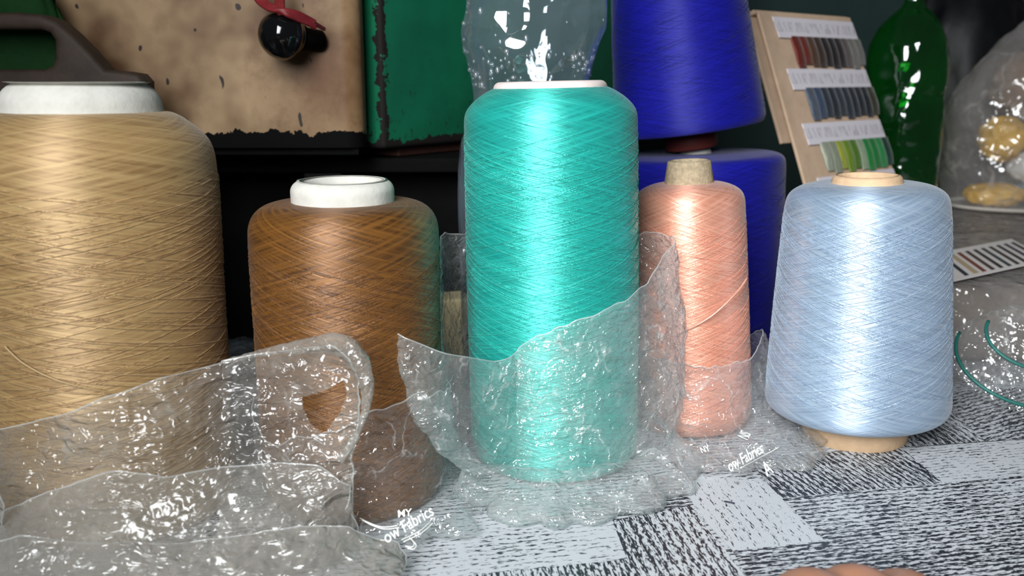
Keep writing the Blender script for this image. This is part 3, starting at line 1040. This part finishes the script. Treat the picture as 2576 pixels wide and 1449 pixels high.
md = pm.modifiers.new("split", "EDGE_SPLIT")
md.split_angle = math.radians(35)
rl = bm_obj("lower_rail", box_bm(xl - xr + 0.01, -0.004, 0.006, 0.02, -0.006, 0.004, 0.001), M["black_matt"], cp)

# green housing: box with a corner toward us
gc = P(966, 376, 0.73)
psi = math.radians(54)
gx = Vector((math.cos(psi), math.sin(psi), 0))
gy = Vector((-math.sin(psi), math.cos(psi), 0))
mt = Matrix((gx, gy, Vector((0, 0, 1)))).transposed().to_4x4()
mt.translation = gc
gh = empty("machine_housing", mtx=mt)
tag(gh, "green painted steel machine housing with flaking paint along its corner", "machine")
bm = box_bm(0, 0.62, 0, 0.30, 0, 0.45, 0.004, 3)
go = bm_obj("housing_shell", bm, chipped("green_enamel", srgb(16, 96, 66), srgb(10, 70, 48), srgb(28, 26, 24), 0.007, 0.02, edge_x=(0.30, 0.028), stain_amt=0.5, rough=0.4), gh, smooth=True)
md = go.modifiers.new("split", "EDGE_SPLIT")
md.split_angle = math.radians(35)
bm_obj("rust_skirt", box_bm(0.03, 0.6, 0.012, 0.29, -0.008, 0.001, 0.001), plain("rust_rail", srgb(70, 44, 34), 0.6, 0.3, var=0.3), gh)

# stand below both; its body is a black block added for the shaded gap
st = empty("machine_stand", (-0.12, 0.9, 0.001))
tag(st, "steel stand with an added black block for the shade under the cream panel and green housing", "machine stand")
zs_ = min(zb_c, gc.z) - 0.0095
bm_obj("stand_top", box_bm(-0.42, 0.17, -0.15, 0.25, zs_ - 0.012, zs_, 0.002), M["black_matt"], st)
bm_obj("shade_block", box_bm(-0.40, 0.15, -0.11, 0.23, 0.0, zs_ - 0.012, 0.003), M["black_matt"], st)
bm_obj("leg", box_bm(-0.052, -0.02, -0.145, -0.12, 0.0, zs_ - 0.012, 0.002), plain("stand_leg_paint", srgb(26, 25, 23), 0.7, 0.2, var=0.3), st)
bm_obj("leg", box_bm(-0.41, -0.385, -0.145, -0.12, 0.0, zs_ - 0.012, 0.002), M["black_matt"], st)

# knob
kp = P(703, 86, YC - 0.030)
kdir = Vector((0.62, 0.78, -0.10)).normalized()
q = kdir.to_track_quat("Z", "Y").to_matrix().to_4x4()
q.translation = kp
kn = empty("rotary_knob", mtx=q)
tag(kn, "glossy black bakelite knob sticking out of the cream panel", "knob")
KS = 1.12
prof = [(0.0003, -0.0125), (0.006, -0.0117), (0.0105, -0.009), (0.0142, -0.004), (0.0158, 0.001), (0.0160, 0.004), (0.0152, 0.0065), (0.0125, 0.008), (0.0118, 0.009), (0.0115, 0.012), (0.0095, 0.0135)]
V, Fc, UV = lathe(smooth_prof([(r * KS, z * KS) for r, z in prof], 0.001), 64)
mesh_obj("knob_cap", V, Fc, M["black_gloss"], kn)
V, Fc, UV = lathe([(0.0002, 0.012), (0.0088, 0.012), (0.0092, 0.014), (0.0092, 0.020), (0.0080, 0.022), (0.0078, 0.036), (0.0002, 0.037)], 40)
mesh_obj("knob_collar", V, Fc, M["black_matt"], kn)
V, Fc, UV = lathe([(0.0002, -0.0016), (0.0016, -0.0012), (0.0022, 0.0), (0.0016, 0.0014), (0.0002, 0.0018)], 16)
sc_ = mesh_obj("set_screw", V, Fc, M["brass"], kn)
sc_.location = (0.006, -0.0095, 0.013)
# red wires wound over the knob
rc = empty("red_cord", tuple(P(745, 40, YC - 0.03)))
tag(rc, "bundle of red wires knotted over the black knob", "wire")
o0 = Vector(rc.location)


def wire(name, pts, r, mat):
    V, Fc = tube(spline([P(x, y, Yq) - o0 for x, y, Yq in pts], 8), r, 8)
    return mesh_obj(name, V, Fc, mat, rc)


for k in range(4):
    d = k * 6.5
    wire("wire", [(630 + d, -40, .672), (648 + d, 2, .668), (680 + d * .8, 24 - d * .2, .660), (712 + d * .4, 26 + d * .5, .657), (745, 32 + d * .8, .662), (775 + d * .2, 46 + d * .8, .670), (792, 56 + d * .7, .674)], 0.0018, M["red_wire"])
for k in range(3):
    wire("wire", [(694 + k * 7.5, -40, .675), (696 + k * 7, 0, .668), (700 + k * 6, 26, .660), (706 + k * 5, 36, .660)], 0.0018, M["red_wire"])
wire("cut_end", [(786, 56, .672), (800, 64, .676), (815, 73, .680)], 0.0016, plain("dark_wire", srgb(66, 18, 20), 0.5))
wire("copper_core", [(814, 72.5, .6797), (819, 75, .6806)], 0.0010, M["brass"])

# ================================================================== BOTTLES
Yk = 0.665
bb, bt = G(1335, 980), None
bb = Vector((P(1335, 300, Yk).x, Yk, 0))
bottle = empty("water_bottle", bb)
tag(bottle, "dented clear plastic bottle with water drops behind the turquoise cone", "bottle")
rows = [(-420, 26), (-330, 28), (-300, 34), (-240, 70), (-160, 120), (-80, 152), (0, 169), (70, 174), (120, 168), (170, 155), (210, 146), (245, 142), (280, 147), (320, 165), (360, 180), (420, 184), (700, 178), (900, 170), (960, 150)]
pr = [(hw / F * depth(P(1335, y, Yk)), P(1335, y, Yk).z) for y, hw in rows]
pr = [(r, max(z, 0.001)) for r, z in pr]


def bw(a, z, r):
    up = max(0.0, min(1.0, (z - 0.245) / 0.02))
    return float(perlin(np.array([math.cos(a) * 1.6 + 3, math.sin(a) * 1.6, z * 26]))) * (0.002 + 0.0075 * up) * min(1, r / 0.03)


V, Fc, UV = lathe(smooth_prof(pr, 0.003) + [(0.03, 0.001), (0.001, 0.003)], 128, wob=bw)
mesh_obj("bottle_shell", V, Fc, M["bottle"], bottle)
zc = pr[0][1]
V, Fc, UV = lathe([(0.0105, zc - 0.012), (0.0115, zc - 0.010), (0.0115, zc + 0.004), (0.0105, zc + 0.006), (0.0002, zc + 0.006)], 48)
mesh_obj("bottle_cap", V, Fc, plain("blue_cap", srgb(40, 70, 150), 0.4), bottle)
# water drops clinging inside (uncountable)
DV, DF = [], []
bmx = bmesh.new()
bmesh.ops.create_icosphere(bmx, subdivisions=2, radius=1)
iv = np.array([v.co[:] for v in bmx.verts])
ifc = [tuple(v.index for v in f.verts) for f in bmx.faces]
bmx.free()
for i in range(150):
    a = random.uniform(-math.pi, 0.0) if random.random() < 0.7 else random.uniform(0, math.pi)
    z = random.choice((random.uniform(0.225, 0.32), random.uniform(0.225, 0.25)))
    r0 = float(rad_at(pr[::-1], z))
    r0 = r0 + bw(a, z, r0) - 0.0008
    s = random.choice((0.0006, 0.0008, 0.0011, 0.0015))
    loc = np.array([r0 * math.cos(a), r0 * math.sin(a), z])
    b0 = len(DV)
    DV.extend((iv * np.array([s, s * 0.9, s * random.uniform(1, 1.7)]) + loc).tolist())
    DF.extend([tuple(b0 + k for k in f) for f in ifc])
tag(mesh_obj("water_drops", DV, DF, M["drop"], bottle), kind="stuff")

ZS = 0.07  # top of the wrapped parcel
Yg = 1.03
gb_ = Vector((P(2278, 240, Yg).x, Yg, ZS))
gbot = empty("green_bottle", gb_)
tag(gbot, "dented translucent green plastic bottle behind the thread shade card", "bottle")
rows = [(-95, 24), (-60, 25), (-20, 21), (8, 24), (20, 32), (40, 54), (70, 77), (110, 92), (155, 98), (200, 97), (232, 92), (242, 90), (252, 92), (300, 94), (500, 92), (600, 90)]
pg = [(hw / F * depth(P(2278, y, Yg)), P(2278, y, Yg).z - ZS) for y, hw in rows]
pg = [(r, max(z, 0.001)) for r, z in pg]


def gw(a, z, r):
    return float(perlin(np.array([math.cos(a) * 1.8 + 9, math.sin(a) * 1.8, z * 24]))) * 0.006 * min(1, r / 0.03) * max(0, min(1, (z - .10) / 0.03))


V, Fc, UV = lathe(smooth_prof(pg, 0.003) + [(0.02, 0.001), (0.001, 0.002)], 96, wob=gw)
mesh_obj("bottle_shell", V, Fc, M["greenpet"], gbot)
zc = pg[0][1]
V, Fc, UV = lathe([(0.0125, zc - 0.016), (0.0132, zc - 0.014), (0.0132, zc + 0.002), (0.012, zc + 0.004), (0.0002, zc + 0.004)], 48)
mesh_obj("bottle_cap", V, Fc, plain("green_cap", srgb(30, 110, 50), 0.4), gbot)

# ================================================================== WRAPPED PARCEL with film over its front
parcel = empty("wrapped_parcel", (0.55, 1.05, 0))
tag(parcel, "flat brownish parcel wrapped in dusty clear plastic under the green bottle", "parcel")
bm = box_bm(-0.295, 0.45, -0.325, 0.26, 0.0015, ZS - 0.002, 0.008, 3)
bm_obj("parcel_body", bm, M["parcel"], parcel, smooth=False)
nu, nv = 200, 120
uu, vv = np.meshgrid(np.linspace(-0.293, 0.46, nu), np.linspace(0, 1, nv))
sy = np.where(vv < 0.35, -0.37 + vv / 0.35 * 0.035, -0.335 + (vv - 0.35) / 0.65 * 0.58)
sz = np.where(vv < 0.30, 0.003 + (vv / 0.30) ** 0.8 * (ZS - 0.004), ZS - 0.0005)
Pg = np.stack([uu, sy, sz], 2)
dn = ridged(Pg * 26 + 3, 4) * 0.5 + 0.25
front = np.clip((0.42 - vv) / 0.2, 0, 1)
Pg[..., 1] -= np.clip(dn, 0, 1) * 0.010 * front
Pg[..., 2] += np.clip(dn, -0.1, 1) * 0.0015 * (1 - front)
pf = mesh_obj("wrapping_film", Pg.reshape(-1, 3), grid_faces(nu, nv), M["film_dusty"], parcel)

# striped shade card lying on the parcel
zc_ = ZS + 0.0025
quad = [G(2322, 645, zc_), G(2398, 709, zc_), G(2640, 655, zc_), G(2545, 585, zc_)]
e1 = quad[2] - quad[1]
e2 = quad[0] - quad[1]
sh = empty("stripe_sample_card", tuple(quad[1]))
tag(sh, "white sample card with dark and coloured stripes lying on the wrapped parcel", "sample card")


def plate(name, o_, a, b_, t, mat, parent):
    V = [o_, o_ + a, o_ + a + b_, o_ + b_]
    n_ = a.cross(b_).normalized()
    if n_.z < 0:
        n_ = -n_
    V = V + [v + n_ * t for v in V]
    return mesh_obj(name, V, [(0, 3, 2, 1), (4, 5, 6, 7), (0, 1, 5, 4), (1, 2, 6, 5), (2, 3, 7, 6), (3, 0, 4, 7)], mat, parent, smooth=False)


z0 = Vector((0, 0, 0))
plate("card_board", z0, e1, e2, 0.001, plain("card_white", srgb(206, 200, 196), 0.6), sh)
cols = [(30, 40, 48), (168, 150, 120), (110, 52, 38), (60, 44, 40), (20, 22, 26), (28, 50, 54), (40, 30, 32), (22, 26, 30), (50, 40, 60), (24, 28, 30)]
for k, c in enumerate(cols):
    f0 = 0.13 + k * 0.088
    plate("stripe", z0 + e1 * f0 + e2 * 0.06 + Vector((0, 0, 0.001)), e1 * (0.038 if k != 1 else 0.05), e2 * 0.78, 0.0004, plain("stripe_ink_%d" % k, srgb(*c), 0.5), sh)
plate("colour_chip", z0 + e1 * 0.12 + e2 * 0.86 + Vector((0, 0, 0.001)), e1 * 0.10, e2 * 0.10, 0.0004, plain("chip_blue", srgb(70, 110, 170), 0.5), sh)
plate("colour_chip", z0 + e1 * -0.0 + e2 * 0.86 + Vector((0, 0, 0.001)), e1 * 0.08, e2 * 0.10, 0.0004, plain("chip_red", srgb(170, 70, 60), 0.5), sh)

# clear packet with green lines in front of the parcel
tl = empty("clear_packet", tuple(G(2570, 900)))
tag(tl, "clear plastic packet with teal printed bands slumped against the wrapped parcel", "plastic packet")
nu, nv = 120, 80
cx = P(2610, 740, 0.645)
a, rr_ = np.meshgrid(np.linspace(0, 2 * np.pi, nu), np.linspace(0.02, 1, nv))
rad = 0.062
Pg = np.stack([cx.x + np.cos(a) * rr_ * rad, 0.636 + np.sin(a) * rr_ * 0.035, 0.030 + np.sin(a) * rr_ * 0.030 + (1 - rr_ ** 2) * 0.030], 2)
dn = ridged(Pg * 50 + 8, 3) * 0.004
Pg[..., 2] = np.maximum(Pg[..., 2] + dn, 0.002)
lo = Vector(tl.location)
mesh_obj("packet_film", (Pg.reshape(-1, 3) - np.array(lo)), grid_faces(nu, nv), M["film_thin"], tl)
for rfrac in (0.94, 0.62):
    pts = []
    for ang in np.linspace(math.radians(150), math.radians(300), 30):
        pts.append(Vector((cx.x + math.cos(ang) * rfrac * rad, 0.636 + math.sin(ang) * rfrac * 0.035 - 0.002, max(0.004, 0.031 + math.sin(ang) * rfrac * 0.030 + (1 - rfrac ** 2) * 0.030))) - lo)
    V, Fc = tube(pts, 0.0013, 6)
    mesh_obj("printed_band", V, Fc, plain("teal_print", srgb(20, 92, 84), 0.5), tl)

# ================================================================== THREAD SHADE CARD
psi = math.radians(40)
lam = math.radians(22)
BL = G(2075, 640, ZS + 0.003)
ex = Vector((math.cos(psi), math.sin(psi), 0))
nn = Vector((-math.sin(psi), math.cos(psi), 0))
upv = (Vector((0, 0, 1)) * math.cos(lam) + nn * math.sin(lam)).normalized()
mt = Matrix((ex, -ex.cross(upv), upv)).transposed().to_4x4()
mt = Matrix((ex, upv.cross(ex), upv)).transposed().to_4x4()
mt.translation = BL
sw = empty("thread_shade_card", mtx=mt)   # local x along width, z up the card, -y toward the viewer
tag(sw, "cardboard shade card of dyed thread tufts leaning behind the pale blue cone", "shade card")
W, L = 0.163, 0.238
bm_obj("card_board", box_bm(0, W, 0.0, 0.003, 0, L, 0.0008), M["card"], sw)
bm_obj("rear_board", box_bm(-0.010, W - 0.004, 0.006, 0.009, L * 0.46, L * 0.985, 0.0008), M["card"], sw)
bm_obj("fold_spine", box_bm(-0.006, W - 0.004, 0.0005, 0.0085, L * 0.985, L * 1.004, 0.0012), M["card"], sw)
k = NT("number_label")
tcu = k.n("TexCoord").outputs["Object"]
mp = k.n("Mapping", {"Vector": tcu, "Scale": (1, 1, 0.10)}).outputs[0]
tick = k.noise(mp, 900, 2, 0.6)
sp = k.n("SeparateXYZ", {0: tcu})
band = k.math("MULTIPLY", k.math("GREATER_THAN", sp.outputs[2], 0.006), k.math("LESS_THAN", sp.outputs[2], 0.017))
ink = k.math("MULTIPLY", k.ramp(tick, [(0.50, 0), (0.60, 1)]), band)
lab_mat = k.done(k.n("BsdfPrincipled", {"Base Color": k.mixc(k.math("MULTIPLY", ink, 0.6), srgb(206, 200, 206), srgb(110, 104, 112)), "Roughness": 0.6}).outputs[0])
rowsL = [(0.885, [(120, 40, 28), (126, 48, 32), (98, 66, 44), (70, 50, 40), (44, 30, 30), (40, 28, 30), (48, 34, 36), (110, 100, 98), (140, 134, 128), (134, 130, 124)]),
         (0.665, [(96, 106, 122), (70, 88, 116), (54, 62, 76), (44, 48, 58), (58, 64, 76), (50, 56, 68), (42, 46, 58), (36, 40, 52), (34, 36, 46), (66, 62, 44)]),
         (0.435, [(184, 190, 168), (168, 176, 150), (186, 196, 70), (130, 164, 40), (96, 140, 36), (176, 196, 160), (32, 150, 66), (26, 140, 56), (48, 160, 84), (18, 70, 52)]),
         (0.21, [(190, 180, 170), (160, 150, 140), (140, 120, 110), (120, 100, 90), (100, 90, 90), (90, 80, 90), (80, 80, 100), (70, 70, 90), (60, 60, 80), (50, 50, 60)])]
tuft_mats = {}
for zf, cl in rowsL:
    z0_ = zf * L
    lb = bm_obj("number_label", box_bm(0, W * 0.875, -0.0026, -0.0016, 0, 0.022, 0.0003, 1), lab_mat, sw)
    lb.location = (W * 0.125, 0.0005, z0_)
    lb.rotation_euler = (math.radians(-4), 0, 0)
    for i, c in enumerate(cl):
        x0 = W * (0.24 + 0.076 * i)
        w_ = W * 0.098
        tm = tuft_mats.setdefault(c, yarn_mat("tuft_%d_%d_%d" % c, srgb(*c), srgb(*[v * 0.6 for v in c]), rough=0.45, spec=0.4, angle=88, scale=900, bump=0.6))
        ln = 0.030 + random.uniform(-0.002, 0.003)
        V, Fc, UV = [], [], []
        ns = 8
        for j in range(ns):
            s = j / (ns - 1)
            hw = w_ * 0.5 * (1.0 - 0.25 * max(0, s - 0.75) / 0.25 + 0.05 * math.sin(s * 9 + i))
            th = 0.0030 * math.sin(math.pi * (0.15 + 0.75 * s))
            for q_ in range(7):
                a_ = math.pi * q_ / 6
                V.append((x0 + w_ * 0.5 - math.cos(a_) * hw, -0.0004 - th * math.sin(a_) - 0.001, z0_ + 0.002 - s * ln))
                UV.append((q_ / 6 * w_, s * ln))
        for j in range(ns - 1):
            for q_ in range(6):
                Fc.append((j * 7 + q_, j * 7 + q_ + 1, (j + 1) * 7 + q_ + 1, (j + 1) * 7 + q_))
        mesh_obj("thread_tuft", V, Fc, tm, sw, uvs=UV)

# ================================================================== CLEAR BAG OF SCRAPS far right
Yq = 1.16
cq = G(2545, 505, ZS + 0.003)
cq = Vector((P(2545, 500, Yq).x, Yq, ZS + 0.0025))
sb = empty("scrap_bag", cq)
tag(sb, "clear bag holding yellow and white packets standing on the wrapped parcel", "plastic bag")
nu, nv = 160, 110
R0 = 0.086
aa, vv = np.meshgrid(np.linspace(0, 2 * np.pi, nu, endpoint=False), np.linspace(0, 1, nv))
rr_ = R0 * (np.clip(vv / 0.06, 0, 1) ** 0.5) * np.where(vv > 0.55, 1 - ((vv - 0.55) / 0.45) ** 1.5 * 0.75, 1)
zz = np.where(vv < 0.06, 0.0, (vv - 0.06) / 0.94 * 0.25)
Pg = np.stack([np.cos(aa) * rr_, np.sin(aa) * rr_ * 0.8, zz + 0.001], 2)
dn = ridged(Pg * 22 + 4, 4) * 0.014 * np.clip((vv - 0.05) * 5, 0, 1)
Pg[..., 0] += np.cos(aa) * dn
Pg[..., 1] += np.sin(aa) * dn
Pg[..., 0] += np.clip(vv - 0.5, 0, 1) * 0.09
mesh_obj("bag_film", Pg.reshape(-1, 3), grid_faces(nu, nv, True), film_mat("scrap_film", haze=0.42, hazecol=(0.55, 0.52, 0.50, 1), bscale=30, bump=0.4, rough=0.12), sb)
V, Fc, UV = lathe([(R0 * 0.93, 0.0), (R0 * 0.98, 0.0015), (R0 * 0.97, 0.004), (R0 * 0.92, 0.004), (R0 * 0.92, 0.0)], 64)
ring = mesh_obj("base_rim", [(x, y * 0.8, z) for x, y, z in V], Fc, plain("white_rim", srgb(214, 206, 196), 0.5), sb)


def blob(name, loc, size, mat, parent, seed, sub=4, amp=0.5):
    bmb = bmesh.new()
    bmesh.ops.create_icosphere(bmb, subdivisions=sub, radius=1)
    pts = np.array([v.co[:] for v in bmb.verts])
    d = ridged(pts * 1.8 + seed * 3.1, 3) * amp
    pts = pts * (1 + d)[:, None] * np.array(size) + np.array(loc)
    for v, p in zip(bmb.verts, pts):
        v.co = p
    return bm_obj(name, bmb, mat, parent, smooth=True)


yel = plain("yellow_packet", srgb(206, 158, 44), 0.45, 0.4, bump=0.5, bscale=50, var=0.3)
items = [("yellow_packet", "yellow crumpled packet at the bottom of the clear scrap bag", (-0.036, -0.024, 0.017), (0.030, 0.022, 0.012), yel),
         ("yellow_packet", "yellow packet folded higher up inside the clear scrap bag", (-0.030, -0.018, 0.086), (0.023, 0.02, 0.022), yel),
         ("white_wrapper", "white crumpled wrapper in the middle of the clear scrap bag", (0.008, -0.02, 0.052), (0.022, 0.02, 0.017), plain("white_wrapper", srgb(205, 202, 200), 0.35, 0.5, bump=0.6, bscale=60)),
         ("blue_wrapper", "blue grey wrapper low down inside the clear scrap bag", (0.024, -0.028, 0.024), (0.024, 0.018, 0.018), plain("blue_wrapper", srgb(104, 126, 146), 0.4, 0.4, bump=0.6, bscale=60)),
         ("brown_wrapper", "brown paper wadding filling the top of the clear scrap bag", (0.014, 0.008, 0.150), (0.042, 0.032, 0.034), plain("brown_wrapper", srgb(126, 104, 88), 0.6, 0.3, bump=0.6, bscale=40, var=0.3))]
for i, (nm, lab, loc, size, mt_) in enumerate(items):
    o = blob(nm, (0, 0, 0), size, mt_, None, i + 2, amp=0.7)
    o.location = cq + Vector(loc)
    tag(o, lab, "wrapper" if "wrapper" in nm else "packet")

# dark and grey bags further back
o = blob("black_sack", (0, 0, 0), (0.09, 0.07, 0.17), M["darkcloth"], None, 12, amp=0.35)
o.location = (P(2430, 0, 1.46).x, 1.46, 0.215)
tag(o, "black sack standing behind the clear scrap bag", "sack")
o = blob("grey_sack", (0, 0, 0), (0.10, 0.07, 0.20), M["greybag"], None, 15, amp=0.35)
o.location = (P(2800, 0, 1.46).x, 1.46, 0.255)
tag(o, "grey plastic sack bulging beside the black sack", "sack")

# ================================================================== LEFT CLUTTER
Yc2 = 0.635


def outline(name, poly, hole_, Y0, Y1, mat, parent, o_):
    """extruded outline with an opening, read at depth Y0"""
    bmo = bmesh.new()

    def ring(pts):
        vs = [bmo.verts.new(P(x, y, Y0) - o_) for x, y in pts]
        return [bmo.edges.new((vs[i], vs[(i + 1) % len(vs)])) for i in range(len(vs))]
    ed = ring(poly)
    if hole_:
        ed += ring(hole_)
    bmesh.ops.triangle_fill(bmo, use_beauty=True, edges=ed)
    r = bmesh.ops.extrude_face_region(bmo, geom=list(bmo.faces))
    vs = [g for g in r["geom"] if isinstance(g, bmesh.types.BMVert)]
    bmesh.ops.translate(bmo, verts=vs, vec=(0, Y1 - Y0, 0))
    bmesh.ops.recalc_face_normals(bmo, faces=list(bmo.faces))
    sharp = [e for e in bmo.edges if len(e.link_faces) == 2 and e.calc_face_angle(0) > 0.9]
    bmesh.ops.bevel(bmo, geom=sharp, offset=0.004, segments=3, affect="EDGES", profile=0.5)
    return bm_obj(name, bmo, mat, parent, smooth=True)


def rounded(pts, n=5):
    return [(p.x, p.y) for p in spline([(x, y, 0) for x, y in pts], n)]


zfoot = G(100, 900)
cr = empty("plastic_crate", (P(60, 150, Yc2).x, Yc2, 0))
tag(cr, "dusty brown plastic crate with a hand opening behind the beige cone", "crate")
o0 = Vector(cr.location)
poly = [(-260, 36), (40, 30), (100, 36), (140, 52), (175, 82), (215, 122), (262, 176), (310, 180), (345, 186), (362, 205), (366, 300), (366, 930), (-260, 930)]
hl = [(-200, 72), (100, 74), (122, 82), (134, 100), (136, 145), (128, 165), (110, 174), (-200, 176)]
ob = outline("crate_front", poly, hl, Yc2, Yc2 + 0.022, M["dusty_brown"], cr, o0)
md = ob.modifiers.new("split", "EDGE_SPLIT")
md.split_angle = math.radians(40)
gg = empty("green_plastic_bag", (P(120, 100, 0.69).x - 0.03, 0.672, 0))
tag(gg, "dark green plastic bag stuffed behind the brown crate", "plastic bag")
o = blob("bag_body", (0, 0, 0.16), (0.062, 0.012, 0.162), M["green_plastic"], gg, 25, sub=5, amp=0.22)

# small clutter between the cones
o = bm_obj("small_carton", box_bm(-0.022, 0.022, -0.015, 0.015, 0, 0.058, 0.002), M["cream_card"], None)
o.location = (P(1110, 660, 0.725).x, 0.725, 0.0005)
o.rotation_euler = (0, 0, 0.3)
tag(o, "small cream carton half hidden between brown and turquoise cones", "carton")
o = bm_obj("metal_strip", box_bm(-0.06, 0.06, -0.004, 0.004, 0, 0.006, 0.001), plain("grey_strip", srgb(120, 122, 124), 0.4, 0.5), None)
o.location = tuple(G(600, 818) + Vector((0, 0, 0.0005)))
o.rotation_euler = (0, 0, 0.12)
tag(o, "grey metal strip on the dark table behind the beige cone", "metal strip")
db = empty("dark_bag", tuple(G(600, 930)))
tag(db, "crumpled dark clear plastic in the gap between beige and brown cones", "plastic bag")
nu, nv = 90, 60
uu, vv = np.meshgrid(np.linspace(-0.05, 0.05, nu), np.linspace(-0.05, 0.05, nv))
Pg = np.stack([uu, vv, 0.02 * np.exp(-(uu ** 2 + vv ** 2) / 0.0015)], 2)
Pg[..., 2] += ridged(np.stack([uu, vv, 0 * uu], 2) * 45, 4) * 0.012
Pg[..., 2] = np.maximum(Pg[..., 2], 0.002)
mesh_obj("bag_film", Pg.reshape(-1, 3), grid_faces(nu, nv), M["film_thin"], db)
V, Fc = tube(spline([G(1822, 1261, 0.0016), G(1834, 1263, 0.0018), G(1848, 1266, 0.0016)], 6), 0.0004, 5)
o = mesh_obj("thread_scrap", V, Fc, plain("navy_thread", srgb(24, 28, 50), 0.7))
tag(o, "short dark thread scrap on the white tablecloth patch", "thread")


# ================================================================== HAND resting at the near edge
def make_hand():
    me = bpy.data.meshes.new("hand")
    wr = Vector((0.132, 0.2345, 0.030))
    V = [wr + Vector((0.03, -0.20, 0.020)), wr + Vector((0.010, -0.085, 0.006)), wr]
    R_ = [(0.036, 0.034), (0.030, 0.026), (0.026, 0.020)]
    E = [(0, 1), (1, 2)]
    V.append(wr + Vector((0.0, 0.046, 0.002)))
    R_.append((0.033, 0.017))
    E.append((2, 3))
    # loosely closed left hand, palm down, knuckles away from us; index on the right
    kn_ = [Vector((0.028, 0.090, 0.002)), Vector((0.009, 0.092, 0.003)), Vector((-0.010, 0.091, 0.002)), Vector((-0.027, 0.088, -0.001))]
    ln_ = [(0.036, 0.022, 0.017), (0.039, 0.025, 0.018), (0.036, 0.023, 0.017), (0.029, 0.018, 0.015)]
    for kk, ll in zip(kn_, ln_):
        p = wr + kk
        V.append(p)
        R_.append((0.0118, 0.0118))
        E.append((3, len(V) - 1))
        dirs = (Vector((kk.x * 0.2, 0.85, -0.42)), Vector((0, -0.35, -0.8)), Vector((0, -0.95, -0.15)))
        for l, d, r in zip(ll, dirs, (0.0118, 0.0098, 0.0080)):
            p = p + d.normalized() * l
            p.z = max(p.z, r + 0.0015)
            V.append(p.copy())
            R_.append((r, r))
            E.append((len(V) - 2, len(V) - 1))
    # thumb leaves the side of the palm near its base
    p = wr + Vector((0.028, 0.026, -0.008))
    V.append(p)
    R_.append((0.013, 0.013))
    E.append((3, len(V) - 1))
    for off, r in ((Vector((0.022, 0.030, -0.004)), 0.0105), (Vector((0.004, 0.026, -0.003)), 0.0088)):
        p = p + off
        V.append(p.copy())
        R_.append((r, r))
        E.append((len(V) - 2, len(V) - 1))
    me.from_pydata([tuple(v) for v in V], E, [])
    o = bpy.data.objects.new("hand", me)
    COL.objects.link(o)
    o.modifiers.new("skin", "SKIN")
    if not me.skin_vertices:
        bpy.context.view_layer.objects.active = o
        o.select_set(True)
        bpy.ops.object.mode_set(mode="EDIT")
        bpy.ops.object.mode_set(mode="OBJECT")
    sv = me.skin_vertices[0].data
    for i, r in enumerate(R_):
        sv[i].radius = r
        sv[i].use_root = i == 2
    s = o.modifiers.new("sub", "SUBSURF")
    s.levels = s.render_levels = 2
    o.modifiers["skin"].use_smooth_shade = True
    me.materials.append(M["skin"])
    return o


hand = make_hand()
tag(hand, "bare hand resting palm down on the tablecloth in front of the pale blue cone", "hand")
